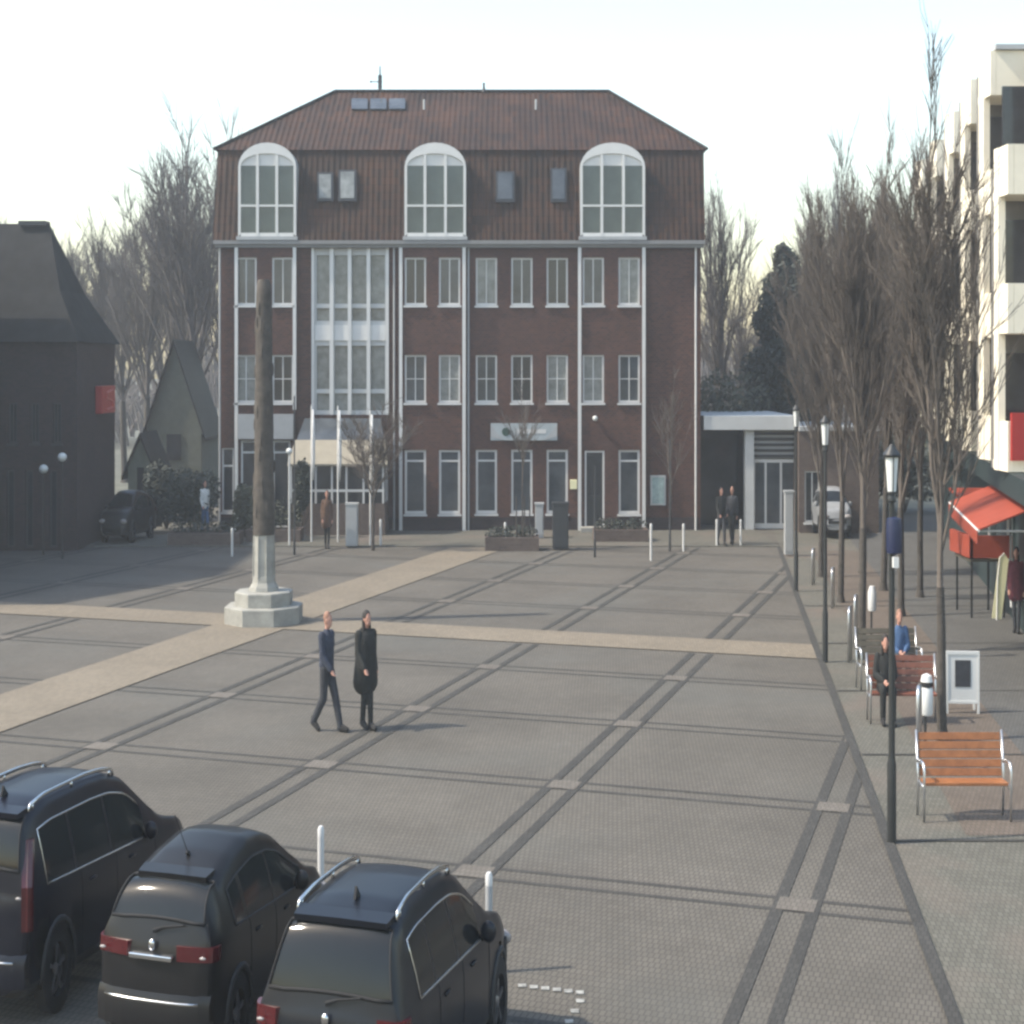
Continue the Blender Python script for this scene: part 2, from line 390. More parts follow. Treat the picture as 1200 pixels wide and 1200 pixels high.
# shop front below the left bay, stair opening
shop = (PX(283,YB), PX(341,YB), .1, PZ(516,YB)); allh[1].append(shop)
stair = (PX(366,YB), PX(455,YB), PZ(486,YB), PZ(288,YB)); allh[2].append(stair)
side = (PX(260,YB), PX(274,YB), PZ(600,YB), PZ(525,YB)); allh[0].append(side)
for i, (a, b, dy) in enumerate(segs):
    wall_holes(wb, PX(a,YB), PX(b,YB), 0, ZE, YB+dy, allh[i])
    if dy:
        for xx in (a, b): wb.quad((PX(xx,YB),YB+dy,0),(PX(xx,YB),YB,0),(PX(xx,YB),YB,ZE),(PX(xx,YB),YB+dy,ZE))
YK = YB+9.0
wb.quad((XL,YB,0),(XL,YK,0),(XL,YK,ZE),(XL,YB,ZE)); wb.quad((XR,YB,0),(XR,YK,0),(XR,YK,ZE),(XR,YB,ZE)); wb.quad((XL,YK,0),(XR,YK,0),(XR,YK,ZE),(XL,YK,ZE))
wb.build('brick_wall', M['brick'], bld, world=True)
# dark plinth
for i, (a, b, dy) in enumerate(segs):
    if i == 1: continue
    for a_, b_ in ([(a, b)] if i != 5 else [(a, 684), (709, b)]):
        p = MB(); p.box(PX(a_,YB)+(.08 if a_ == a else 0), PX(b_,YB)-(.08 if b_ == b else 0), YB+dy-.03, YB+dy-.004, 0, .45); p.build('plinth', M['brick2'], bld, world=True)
for xx in (278,346,470,544,679,754):     # white edge strips of the bays
    s = MB(); x = PX(xx,YB); lo = 0.0 if xx not in (346,) else PZ(480,YB)
    s.box(x-.055, x+.055, YB-.20, YB-.143 if True else 0, lo, ZE-.02); s.build('pilaster_strip', M['frame'], bld, world=True)
for xx in (258,462,815,549):
    s = MB(); x = PX(xx,YB); s.tube((x,YB-.07,0),(x,YB-.07,ZE-.06),.035); s.build('downpipe', M['zinc' if xx != 815 else 'frame'], bld, world=True)
s = MB(); s.box(XL-.12, XR+.12, YB-.30, YB+.1, ZE+.002, ZE+.13); s.box(XL-.08, XR+.08, YB-.22, YB-.002, ZE-.10, ZE-.002)
s.build('cornice', mat('cornice_grey',(.20,.20,.195),.7,.1), bld, world=True)
# roof
ZB = 12.82; yb = YB+.55; XLb = PX(255,yb); XRb = PX(826,yb)-.04; YR = YB+4.5; ZR = 5.4+325*YR/F
xa, xb = PX(393,YR), PX(713,YR); z0 = ZE+.134; xl0, xr0 = XL-.15, XR+.12; yf0 = YB-.22
ykb = YK-.55
r = MB()
def tq(a, b, c, d): r.quad(a, b, c, d)
tq((xl0,yf0,z0),(xr0,yf0,z0),(XRb,yb,ZB),(XLb,yb,ZB)); tq((xl0,yf0,z0),(xl0,YK+.1,z0),(XLb,ykb,ZB),(XLb,yb,ZB)); tq((xr0,yf0,z0),(xr0,YK+.1,z0),(XRb,ykb,ZB),(XRb,yb,ZB)); tq((xl0,YK+.1,z0),(xr0,YK+.1,z0),(XRb,ykb,ZB),(XLb,ykb,ZB))
e = .1
tq((XLb-e,yb-e,ZB),(XRb+e,yb-e,ZB),(xb,YR,ZR),(xa,YR,ZR)); tq((XLb-e,ykb+e,ZB),(XRb+e,ykb+e,ZB),(xb,YR,ZR),(xa,YR,ZR))
r.poly([(XLb-e,yb-e,ZB),(xa,YR,ZR),(XLb-e,ykb+e,ZB)]); r.poly([(XRb+e,yb-e,ZB),(xb,YR,ZR),(XRb+e,ykb+e,ZB)])
roof = r.build('roof', M['tiles'], bld, world=True)
s = MB(); s.path([(XLb-e,yb-e,ZB+.03),(xa,YR,ZR+.04),(xb,YR,ZR+.04),(XRb+e,yb-e,ZB+.03)], .06, 6); s.build('ridge_tiles', M['tiles2'], bld, world=True)
def onroof(px, py, lift=0):     # a point of the front roof planes seen at this pixel
    for (A, Bp) in (((YB-.22, z0),(yb, ZB)), ((yb-e, ZB),(YR, ZR))):
        s_ = (Bp[1]-A[1])/(Bp[0]-A[0]); k_ = (HZ-py)/F     # z = 5.4+k*y ; z = A1+s(y-A0)
        y = (A[1]-s_*A[0]-5.4)/(k_-s_)
        if A[0]-.05 <= y <= Bp[0]+.05: break
    n = Vector((0,-s_,1)).normalized()*lift
    return (PX(px,y), y+n[1], 5.4+k_*y+n[2])
for (a, b, c, d, gm) in ((372,391,237,203,'glass_c'),(397,418,237,200,'glass_c'),(581,603,238,202,'glass'),(645,664,238,198,'glass')):
    w = MB(); P = [onroof(a,c,.03), onroof(b,c,.03), onroof(b,d,.03), onroof(a,d,.03)]; w.prism(P, (0,-.09,.02)); o = w.build('skylight', M['dark'], bld, world=True)
    w = MB(); P = [onroof(a+2.5,c-3,.12), onroof(b-2.5,c-3,.12), onroof(b-2.5,d+3,.12), onroof(a+2.5,d+3,.12)]; w.prism(P, (0,-.02,.01)); q = w.build('pane', M[gm], o); q.data.transform(Matrix.Translation(-bld.location))
for k_ in range(3):
    a = 412+k_*22; w = MB(); w.prism([onroof(a,130,.03), onroof(a+19,130,.03), onroof(a+19,118,.03), onroof(a,118,.03)], (0,-.03,.05)); w.build('roof_panel', M['glass'], bld, world=True)
for xx, yy in ((628,128),(497,128)):
    P = onroof(xx, yy); w = MB(); w.tube((P[0],P[1],P[2]-.1),(P[0],P[1],P[2]+.35),.04); w.build('vent_pipe', M['zinc'], bld, world=True)
# dormers
def dormer(xa_, xb_):
    yd = YB-.24; x0, x1 = PX(xa_,yd), PX(xb_,yd); zb, zs, zt = PZ(277,yd), PZ(196,yd), PZ(167,yd); cx = (x0+x1)/2; w = (x1-x0)/2
    def arch(w_, zt_, zs_, n=14): return [(cx+w_*math.cos(math.pi*k/n), zs_+(zt_-zs_)*math.sin(math.pi*k/n)) for k in range(n+1)]
    bd = MB(); n = 14; A = arch(w, zt, zs)
    prof = [(x1, zb)]+A+[(x0, zb)]
    for i in range(len(prof)-1):
        (u0, v0), (u1, v1) = prof[i], prof[i+1]; bd.quad((u0,yd+.05,v0),(u1,yd+.05,v1),(u1,YB+3.0,v1),(u0,YB+3.0,v0))
    d = bd.build('dormer', M['zinc'], bld, world=True)
    fr = MB(); t = .085; outer = [(x1,zb)]+A+[(x0,zb)]; inner = [(x1-t,zb+t)]+arch(w-t, zt-.36, zs+.05)+[(x0+t,zb+t)]
    for i in range(len(outer)-1):
        a, b, c, e_ = outer[i], outer[i+1], inner[i+1], inner[i]
        fr.prism([(a[0],yd,a[1]),(b[0],yd,b[1]),(c[0],yd,c[1]),(e_[0],yd,e_[1])], (0,.1,0))
    fr.box(x0+t, x1-t, yd+.002, yd+.1, zb, zb+t*1.4)
    for k in (1, 2):
        xc = x0+(x1-x0)*k/3; fr.box(xc-.045, xc+.045, yd-.01, yd+.08, zb+.05, zs+.42)
    zt_ = PZ(241,yd); fr.box(x0+t, x1-t, yd-.004, yd+.07, zt_-.035, zt_+.035)
    o = fr.build('dormer_frame', M['frame'], d); o.data.transform(Matrix.Translation(-bld.location))
    g_ = MB(); g_.quad((x0+.03,yd+.06,zb+.03),(x1-.03,yd+.06,zb+.03),(x1-.03,yd+.06,zs+.06),(x0+.03,yd+.06,zs+.06)); q = g_.build('pane', M['glass_g'], d); q.data.transform(Matrix.Translation(-bld.location))
    g_ = MB(); g_.poly([(p_[0],yd+.055,p_[1]) for p_ in [(x1-.02,zs+.06)]+arch(w-.03, zt-.05, zs+.06)[1:-1]+[(x0+.02,zs+.06)]]); q = g_.build('arch_panel', M['white'], d); q.data.transform(Matrix.Translation(-bld.location))
    s = MB(); s.box(x0-.05, x1+.05, yd-.08, yd+.3, zb-.12, zb-.004); q = s.build('dormer_sill', M['zinc'], d); q.data.transform(Matrix.Translation(-bld.location))
for a, b in ((279,347),(474,546),(680,756)): dormer(a, b)
# stair glazing
yS = YB+.02
s = MB(); holes = []
for a, b in ((371,386),(392,408),(412,430),(434,451)):
    for lo, hi in ((376,361),(356,299),(456,405)):
        holes.append((PX(a,YB), PX(b,YB), PZ(lo,YB), PZ(hi,YB)))
    holes.append((PX(a,YB), PX(b,YB), PZ(481,YB), PZ(461,YB)))
wall_holes(s, stair[0], stair[1], stair[2], stair[3], yS, holes, .1)
st_ = s.build('stair_glazing', M['render_cool'], bld, world=True)
s = MB()
for x in (389, 410, 432): s.box(PX(x,YB)-.06, PX(x,YB)+.06, yS-.12, yS-.002, stair[2], stair[3]-.02)
s.box(stair[0]-.02, stair[0]+.07, yS-.1, yS-.002, stair[2], stair[3]-.02); s.box(stair[1]-.07, stair[1]+.02, yS-.1, yS-.002, stair[2], stair[3]-.02)
s.box(stair[0]+.08, stair[1]-.08, yS-.06, yS-.004, PZ(399,YB), PZ(381,YB))
q = s.build('mullion', M['frame'], st_); q.data.transform(Matrix.Translation(-bld.location))
s = MB(); s.quad((stair[0]+.02,yS+.09,stair[2]),(stair[1]-.02,yS+.09,stair[2]),(stair[1]-.02,yS+.09,stair[3]),(stair[0]+.02,yS+.09,stair[3])); q = s.build('pane', M['glass_c'], st_); q.data.transform(Matrix.Translation(-bld.location))
# shop front, side window, door
window(bld, *shop, YB-.14, 3, 1, 'glass_d', transom=PZ(530,YB), fw=.06, sill=False, name='shop_window')
s = MB(); s.box(PX(280,YB), PX(345,YB), YB-.30, YB-.205, PZ(514,YB), PZ(485,YB)); s.build('shop_fascia', M['zinc'], bld, world=True)
window(bld, *side, YB, 1, 1, 'glass_d', transom=PZ(546,YB), fw=.05)
dh = (PX(685,YB), PX(708,YB), PZ(616,YB), PZ(528,YB))
s = MB(); s.box(dh[0]+.06, dh[1]-.06, YB-.06, YB-.02, dh[2], dh[3]-.06); dr = s.build('door', M['dark'], bld, world=True)
s = MB(); s.box(dh[0], dh[0]+.058, YB-.12, YB+.0, dh[2], dh[3]); s.box(dh[1]-.058, dh[1], YB-.12, YB, dh[2], dh[3]); s.box(dh[0]+.06, dh[1]-.06, YB-.12, YB, dh[3]-.058, dh[3]); q = s.build('door_frame', M['frame'], dr); q.data.transform(Matrix.Translation(-bld.location))
s = MB(); s.box(dh[0]+.12, dh[1]-.12, YB-.064, YB-.061, 1.2, dh[3]-.2); q = s.build('pane', M['glass_d'], dr); q.data.transform(Matrix.Translation(-bld.location))
s = MB(); s.box(dh[0]-.15, dh[1]+.15, YB-.75, YB-.16, .03, .17); s.build('doorstep', M['stone'], bld, world=True)
s = MB(); s.ball((PX(697,YB),YB-.25,PZ(490,YB)),.09); s.tube((PX(697,YB),YB-.14,PZ(492,YB)),(PX(697,YB),YB-.24,PZ(492,YB)),.02); s.build('wall_lamp', M['lampglass'], bld, world=True)
s = MB(); s.box(PX(668,YB), PX(676,YB), YB-.12, YB-.005, PZ(573,YB), PZ(562,YB)); s.build('letter_box', M['cream'], bld, world=True, bevel=.01)
# banner over the windows
y = YB-.12
bn = thing('shop_banner', 'pale banner with a green emblem and grey corners above the ground floor windows', 'banner', (PX(614,y), y, PZ(516,y)))
s = MB(); s.box(PX(575,y), PX(653,y), y, y+.05, PZ(516,y), PZ(496,y)); s.build('panel', mat('banner_ground', (.36,.40,.41), .6, .1), bn, world=True)
X = lambda p_: PX(p_,y); Z = lambda p_: PZ(p_,y)
for a, b in ((575,590),(653,638)):
    s = MB(); s.prism([(X(a),y-.012,Z(498)),(X(a),y-.012,Z(512)),(X(b),y-.012,Z(515.5))], (0,.01,0)); s.build('corner_stripe', M['zinc'], bn, world=True)
s = MB(); s.lathe([(.14,0),(.14,.012)], 20); s.v = [(v[0]+X(593), y-.014+v[2], v[1]+Z(506)) for v in s.v]; s.build('emblem', M['green'], bn, world=True)
s = MB(); s.box(X(606), X(640), y-.01, y-.004, Z(508), Z(503)); s.build('lettering_band', M['white'], bn, world=True)
y = YB-.05
nb = thing('notice_board', 'pale green glazed notice board on the plain brick wall', 'notice board', (PX(771,y), y, PZ(592,y)))
s = MB(); s.box(PX(762,y), PX(780,y), y-.06, y+.04, PZ(592,y), PZ(557,y)); s.build('case', M['zinc'], nb, world=True)
s = MB(); s.box(PX(764,y), PX(778,y), y-.07, y-.062, PZ(590,y), PZ(559,y)); s.build('glazed_front', mat('notice_glass',(.25,.33,.33),.2,.25,8), nb, world=True)
# antenna mast
Pm = onroof(445,110); an = thing('antenna_mast', 'dark antenna mast with small crossbar on the roof ridge', 'antenna', (Pm[0], YR, ZR))
s = MB(); s.tube((0,0,0),(0,0,.95),.045,.02); s.build('mast', M['dark'], an)
s = MB(); s.tube((-.32,0,.38),(.08,0,.38),.018); s.ball((-.33,0,.38),.04); s.box(-.07,.07,-.03,.03,.12,.62); s.build('crossbar', M['dark'], an)
an2 = thing('roof_vent', 'small dark vent stub standing on the middle of the ridge', 'vent', (PX(567,YR), YR, ZR))
s = MB(); s.lathe([(.09,0),(.05,.12),(.03,.3)],10); s.ball((0,0,.3),.05,8,6); s.build('stub', M['dark'], an2)

# winter garden of the café
yw = 50.05; wg = thing('cafe_conservatory', 'white framed café conservatory with beige blind roof against the brick building', 'conservatory', (PX(395,yw), yw, 0))
x0, x1 = PX(341,yw), PX(451,yw)
s = MB(); s.box(x0, x1, yw, yw+.1, 0, PZ(590,yw)); s.box(x0, x0+.08, yw+.1, YB-.2, 0, PZ(590,yw)); s.box(x1-.08, x1, yw+.1, YB-.2, 0, PZ(590,yw)); s.build('low_wall', M['brick_buff'], wg, world=True)
s = MB()
for xx in (341,357,370,389,406,426,449): s.box(PX(xx,yw)-.03, PX(xx,yw)+.03, yw-.02, yw+.08, PZ(590,yw)+.002, PZ(545,yw))
s.box(x0+.02, x1-.02, yw-.01, yw+.07, PZ(575,yw)-.04, PZ(575,yw)+.04)
for yy in (yw+.6, yw+1.2): s.box(x0, x0+.06, yy-.03, yy+.03, PZ(590,yw), PZ(545,yw)); s.box(x1-.06, x1, yy-.03, yy+.03, PZ(590,yw), PZ(545,yw))
s.build('frame', M['frame'], wg, world=True)
s = MB(); s.box(x0+.04, x1-.04, yw+.03, yw+.04, PZ(590,yw), PZ(545,yw)); s.box(x0+.02, x0+.03, yw, YB-.2, PZ(590,yw), PZ(545,yw)); s.box(x1-.03, x1-.02, yw, YB-.2, PZ(590,yw), PZ(545,yw)); s.build('pane', M['glass_d'], wg, world=True)
zf, zk = PZ(545,yw), PZ(492,YB)
s = MB(); s.prism([(x0-.08,yw-.1,zf),(x1+.08,yw-.1,zf),(x1-.25,YB-.21,zk),(x0+.25,YB-.21,zk)], (0,0,.06)); s.build('roof', M['glass'], wg, world=True)
s = MB(); s.prism([(x0-.1,yw-.13,zf-.03),(x1+.1,yw-.13,zf-.03),(x1-.02,yw+.55,zf+.72),(x0+.06,yw+.55,zf+.72)], (0,-.01,.07)); s.build('blind', M['beige_cloth'], wg, world=True)

# glass pavilion right of the brick building
yp = 52.2; pv = thing('entrance_pavilion', 'flat roofed pale grey pavilion with glazed doors beside the brick building', 'building', (PX(877,yp), yp, 0))
X = lambda p_: PX(p_,yp); Z = lambda p_: PZ(p_,yp)
s = MB(); s.box(X(823), X(934), yp-.5, yp+6, Z(503), Z(487)); s.build('flat_roof', M['render_cool'], pv, world=True)
s = MB(); s.box(X(823), X(934), yp+2.5, yp+2.6, 0, Z(504)); s.box(X(933), X(937), yp, yp+2.49, 0, Z(504)); s.build('wall', M['brick2'], pv, world=True)
s = MB(); s.box(X(872), X(882), yp-.3, yp+.1, 0, Z(503.2)); s.build('pillar', M['render_cool'], pv, world=True)
s = MB(); s.box(X(882.2), X(932), yp-.06, yp+.04, Z(537), Z(503.2)); s.build('upper_panel', M['zinc'], pv, world=True)
s = MB(); 
for k_ in range(5): s.box(X(882.5), X(932), yp-.10, yp-.064, Z(536-k_*6.6), Z(532.5-k_*6.6))
s.build('louvre', M['plastic'], pv, world=True)
s = MB()
for xx in (883.5,897,915,931): s.box(X(xx)-.035, X(xx)+.035, yp-.05, yp+.04, .03, Z(539))
s.box(X(884), X(931), yp-.04, yp+.03, Z(542), Z(538)); s.box(X(884), X(931), yp-.04, yp+.03, .03, .2); s.build('door_frame', M['frame'], pv, world=True)
s = MB(); s.box(X(884), X(931), yp+.0, yp+.01, .1, Z(541)); s.build('door_glass', M['glass'], pv, world=True)
s = MB(); s.box(X(823), X(871), yp+1.2, yp+1.22, .0, Z(506)); s.build('recess_glass', M['glass_d'], pv, world=True)
# brown shop wing behind the lamps
yq = 51.0; bw = thing('brown_shop_wing', 'low brown brick wing with dark window behind the lamp posts', 'building', (PX(952,yq), yq, 0))
s = MB(); h1 = (PX(943,yq), PX(961,yq), .35, PZ(552,yq)); wall_holes(s, PX(937.5,yq), PX(1030,yq), 0, PZ(505,yq), yq, [h1]); s.box(PX(937.5,yq), PX(1030,yq), yq+.2, yq+5, 0, PZ(505,yq)); s.build('wall', M['brick_buff'], bw, world=True)
window(bw, *h1, yq, 2, 1, 'glass_d', fw=.05)
s = MB(); s.box(PX(936,yq), PX(1032,yq), yq-.2, yq+5.1, PZ(505,yq)+.002, PZ(500,yq)); s.build('flat_roof', M['zinc'], bw, world=True)

# left brick building in the shade
yl = 46.0; lb = thing('shaded_brick_house', 'large dark brick house with steep tile roof and small red sign at the left edge', 'building', (PX(60,yl), yl, 0))
xr = PX(90,yl); xl = xr-16; ze = 6.32; yk = yl+4.4; zr = 9.95
s = MB(); hl = [(PX(a,yl), PX(a+9,yl), .1, 2.4) for a in (8, 30, 58)]+[(PX(a,yl), PX(a+10,yl), 3.2, 4.4) for a in (10, 36, 62)]
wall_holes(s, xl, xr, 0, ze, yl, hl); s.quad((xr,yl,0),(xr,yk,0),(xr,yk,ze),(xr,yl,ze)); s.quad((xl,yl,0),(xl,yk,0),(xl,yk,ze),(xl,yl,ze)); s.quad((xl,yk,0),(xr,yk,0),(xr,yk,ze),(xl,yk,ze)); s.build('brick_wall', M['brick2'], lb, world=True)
for h in hl: window(lb, *h, yl, 1 if h[2] < 1 else 2, 1, 'glass_d', fw=.04, sill=h[2] > 1, fm='plastic')
s = MB(); xrr = PX(58,yl+2.2); ymid = yl+2.2; zq = 7.8
zmid = ze+(zr-ze)*.33; fl = .3
def rq(*P): s.poly(list(P))
EV = [(xr+.12,yl-.25,ze-.1),(xl,yl-.25,ze-.1)]; 
x_m = PX(100,yk-.8)
rq((xl,yl-.25,ze-.1),(xr+.12,yl-.25,ze-.1),(x_m,yl+.8,zq),(xl,yl+.8,zq))
rq((xl,yl+.8,zq),(x_m,yl+.8,zq),(xrr,ymid,zr),(xl,ymid,zr))
rq((xr+.12,yl-.25,ze-.1),(xr+.12,yk+.25,ze-.1),(x_m,yk-.8,zq),(x_m,yl+.8,zq))
rq((x_m,yl+.8,zq),(x_m,yk-.8,zq),(xrr,ymid,zr))
rq((xl,yk+.25,ze-.1),(xr+.12,yk+.25,ze-.1),(x_m,yk-.8,zq),(xrr,ymid,zr),(xl,ymid,zr))
s.build('roof', M['slate'], lb, world=True)
s = MB(); s.box(xrr-.9, xrr-.05, ymid-.25, ymid+.25, zr-.08, zr+.07); s.build('ridge_cap', M['dark'], lb, world=True)
# front wing added mostly out of view, shaped so its roof shades the paving
s = MB(); wx1 = -15.3; s.box(-26, wx1, 34.8, yl-.3, 0, 5.6); s.build('shading_wing_wall', M['brick2'], lb, world=True)
s = MB(); s.add([(-26.3,34.5,5.61),(wx1+.15,34.5,5.61),(wx1+.15,yl-.28,5.61),(-26.3,yl-.28,5.61),(wx1-.7,39.0,10.2),(wx1-.7,yl-.28,10.2),(-26.3,39,10.2),(-26.3,yl-.28,10.2)], [(0,1,4,6),(1,2,5,4),(4,5,7,6),(0,3,2,1),(2,3,7,5),(0,6,7,3)]); s.build('shading_wing_roof', M['tiles2'], lb, world=True)
yy = yk-.7; rs = thing('red_wall_sign', 'small red sign fixed on the side wall of the shaded brick house', 'sign', (xr+.1, 48.8, PZ(484,48.8)))
s = MB(); s.box(xr+.01, xr+.22, 48.0, 49.6, PZ(484,48.8), PZ(452,48.8)); s.build('sign_box', M['redsign'], rs, world=True, bevel=.02)
s = MB(); s.path([(xr+.235,a_,PZ(b_,48.8)) for a_, b_ in ((49.2,457),(48.5,460),(48.5,466),(49.2,470),(49.2,477),(48.5,480))], .03, 6); s.build('emblem', mat('sign_emblem',(.5,.12,.1),.5,.1), rs, world=True)

# gabled plaster houses behind
def gable_house(px0, px1, pya, pye, yh, depth, label, mwall):
    t = thing('gabled_house', label, 'house', (PX((px0+px1)/2,yh), yh, 0)); x0, x1 = PX(px0,yh), PX(px1,yh); xc = (x0+x1)/2; za, zv = PZ(pya,yh), PZ(pye,yh)
    s = MB(); s.prism([(x0,yh,0),(x1,yh,0),(x1,yh,zv),(xc,yh,za),(x0,yh,zv)], (0,depth,0)); s.build('plaster_wall', mwall, t, world=True)
    s = MB()
    for xe, sg in ((x0,-1),(x1,1)):
        dx = xe+sg*.18; dz = zv-.18*(za-zv)/((x1-x0)/2)
        s.prism([(dx,yh-.2,dz),(xc,yh-.2,za+.01),(xc,yh+depth+.2,za+.01),(dx,yh+depth+.2,dz)], (0,0,.14))
    s.build('roof', M['tiles2'], t, world=True)
    w = (x1-x0)
    for zc in ((zv*.75),(zv*.25)):
        f = MB(); f.box(xc-w*.13, xc+w*.13, yh-.05, yh-.004, zc-.5, zc+.5); f.build('window', M['glass_d'], t, world=True)
    return t
hp = mat('house_plaster', (.10,.11,.088), .9, .15)
gable_house(172, 236, 402, 500, 60, 3.5, 'grey green plaster house with steep pointed gable among bare trees', hp)
gable_house(150, 180, 512, 548, 54, 2.2, 'small pale gabled outbuilding in front of the pointed gable house', mat('outbuilding_plaster', (.17,.185,.15), .9, .15))
# ------------------------------------------------------------ white apartment block on the right
ab = thing('apartment_block', 'white flat roofed apartment block with staggered balconies above shops', 'building', (12.0, 38.0, 0))
dark_open = M['glass_d']
UN = [(1180,27.7,9.45),(1160,31.2,11.85),(1137,34.8,11.95),(1117,39.4,12.0),(1097,44.3,12.0),(1080,48.5,12.0)]
bodyx = lambda y: 9.65+.195*(y-31.2)
s = MB(); o_ = 1.15
s.prism([(bodyx(27)+o_,27,3.4),(bodyx(52)+o_,52,3.4),(bodyx(52)+14,52,3.4),(bodyx(27)+14,27,3.4)], (0,0,8.2))
M['recess_shade'] = mat('shaded_recess_wall',(.20,.19,.175),.85,.15); s.build('back_wall', M['recess_shade'], ab, world=True)  # balcony shade put into a darker wall colour
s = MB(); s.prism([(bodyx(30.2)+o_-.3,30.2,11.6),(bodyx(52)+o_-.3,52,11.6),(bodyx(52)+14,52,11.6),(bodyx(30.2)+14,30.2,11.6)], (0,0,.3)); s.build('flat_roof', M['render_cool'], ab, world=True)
s = MB(); s.prism([(bodyx(24)+.75,24,0),(bodyx(52)+.75,52,0),(bodyx(52)+10,52,0),(bodyx(24)+10,24,0)], (0,0,3.1)); s.build('shop_wall', M['teal'], ab, world=True)
s = MB(); s.prism([(bodyx(24)-.05,24,3.12),(bodyx(52)-.05,52,3.12),(bodyx(52)+10,52,3.12),(bodyx(24)+10,24,3.12)], (0,0,.42)); s.build('shop_fascia', M['teal'], ab, world=True)
for i, (pc, y, zt) in enumerate(UN):
    x = PX(pc, y); d = .75; ynext = UN[i+1][1] if i+1 < len(UN) else 52
    yend = y+min(3.2, (ynext-y)*.8)
    # full-height side wall strip at the corner
    s = MB(); s.box(x, x+.13, y+(.42 if i else .5), y+d, 3.56, zt); s.build('side_wall', M['render_white'], ab, world=True)
    s = MB(); s.box(x+.14, x+3.6, y+d+.5, y+d+.6, 3.56, zt-.3); s.build('shaded_recess_wall', M['recess_shade'], ab, world=True)
    floors = [z for z in (3.56, 6.05, 8.55, 10.95) if z+.9 <= zt+.05]
    for z in floors:
        s = MB(); top = z+(.9 if z < 10 else zt-z)
        s.box(x+.135, x+4.5, y+.02, y+.14, z, top); s.box(x+.02, x+.13, y+.02, y+(.415 if i else .495), z, top); s.box(x+.135, x+4.5, y+.145, y+d+.48, z+.0, z+.16)
        s.build('balcony', M['render_white'], ab, world=True)
    for z in floors[:-1] if zt > 10 else floors:
        w = MB(); w.box(x+.3, x+1.7, y+d+.44, y+d+.49, z+.25, z+2.15); q = w.build('window', M['glass_d'], ab, world=True)  # balcony window, dark pane enlarged to deepen the painted recess shade
    for z in (3.56, 6.05, 8.55):
        if z+2.3 > zt: continue
        w = MB(); xa2 = bodyx(y+d)+o_-.05; xb2 = bodyx(ynext)+o_-.05
        w.prism([(xa2,y+d+.8,z+.9),(xb2,ynext-.4,z+.9),(xb2+.04,ynext-.4,z+.9),(xa2+.04,y+d+.8,z+.9)], (0,0,1.2)); w.build('window', M['glass'], ab, world=True)
s = MB(); s.box(PX(1160,31.2)+.1, PX(1160,31.2)+4.6, 31.12, 31.3, 11.86, 11.96); s.build('roof_edge', M['zinc'], ab, world=True)
y = 27.55; s = MB(); s.box(PX(1186,y), PX(1186,y)+2, y, y+.1, PZ(540,y), PZ(484,y)); s.build('red_panel', M['redsign'], ab, world=True)
for (x_, ya_, yb_) in ((0,25.2,26.6),(0,29,31),(0,33,36)):
    w = MB(); w.prism([(bodyx(ya_)+.70,ya_,.5),(bodyx(yb_)+.70,yb_,.5),(bodyx(yb_)+.74,yb_,.5),(bodyx(ya_)+.74,ya_,.5)], (0,0,2.0)); w.build('shop_window', M['glass_g'], ab, world=True)
# awnings
def awning(y0, y1, zt, zl, out, label, group=None):
    xm = bodyx((y0+y1)/2)
    t = thing('shop_awning', label, 'awning', (xm, (y0+y1)/2, zl))
    s = MB(); n = 9
    for i in range(n):
        ya, ybb = y0+(y1-y0)*i/n, y0+(y1-y0)*(i+1)/n
        s.prism([(bodyx(ya)+.5,ya,zt),(bodyx(ybb)+.5,ybb,zt),(bodyx(ybb)-out,ybb,zl),(bodyx(ya)-out,ya,zl)], (0,0,.03))
    s.build('cloth', M['red'], t, world=True)
    s = MB(); m_ = 14
    for i in range(m_):
        ya, ybb = y0+(y1-y0)*i/m_, y0+(y1-y0)*(i+.92)/m_
        s.prism([(bodyx(ya)-out-.01,ya,zl),(bodyx(ybb)-out-.01,ybb,zl),(bodyx(ybb)-out-.01,ybb,zl-.2),(bodyx((ya+ybb)/2)-out-.01,(ya+ybb)/2,zl-.25),(bodyx(ya)-out-.01,ya,zl-.2)], (-.015,0,0))
    s.build('valance', M['red'], t, world=True)
    s = MB()
    for yy in (y0+.1, y1-.1): s.tube((bodyx(yy)+.45,yy,zt-.5),(bodyx(yy)-out+.02,yy,zl-.01),.02)
    s.tube((bodyx(y0)-out,y0,zl),(bodyx(y1)-out,y1,zl),.025); s.build('folding_arm', M['frame'], t, world=True)
awning(26.6, 32.2, 3.1, 2.62, .72, 'upper sunlit red shop awning sloping out from the white block')
y = 33.4
t = thing('market_stall', 'small shop stall with a bright red counter band on thin legs under the awning', 'market stall', (PX(1160,y), y, 0))
s = MB(); s.box(PX(1137,y), PX(1183,y), y, y+.08, PZ(654,y), PZ(628,y)); s.box(PX(1137,y)-.02, PX(1137,y)+.06, y, y+1.5, PZ(654,y), PZ(628,y)); s.build('counter_band', M['red'], t, world=True)
s = MB(); s.box(PX(1139,y), PX(1181,y), y+.1, y+1.3, PZ(656,y)-.06, PZ(656,y)); s.build('counter_top', M['wood_g'], t, world=True)
for px_, yy_ in ((1141,.15),(1179,.15),(1141,1.25),(1179,1.25)):
    s = MB(); s.box(PX(px_,y)-.02, PX(px_,y)+.02, y+yy_-.02, y+yy_+.02, 0, PZ(656,y)-.062); s.build('leg', M['dark'], t, world=True)
s = MB()
for px_ in (1138,1160,1182): s.box(PX(px_,y)-.02, PX(px_,y)+.02, y+.02, y+.06, PZ(627,y), PZ(594,y))
s.build('post', M['frame'], t, world=True)
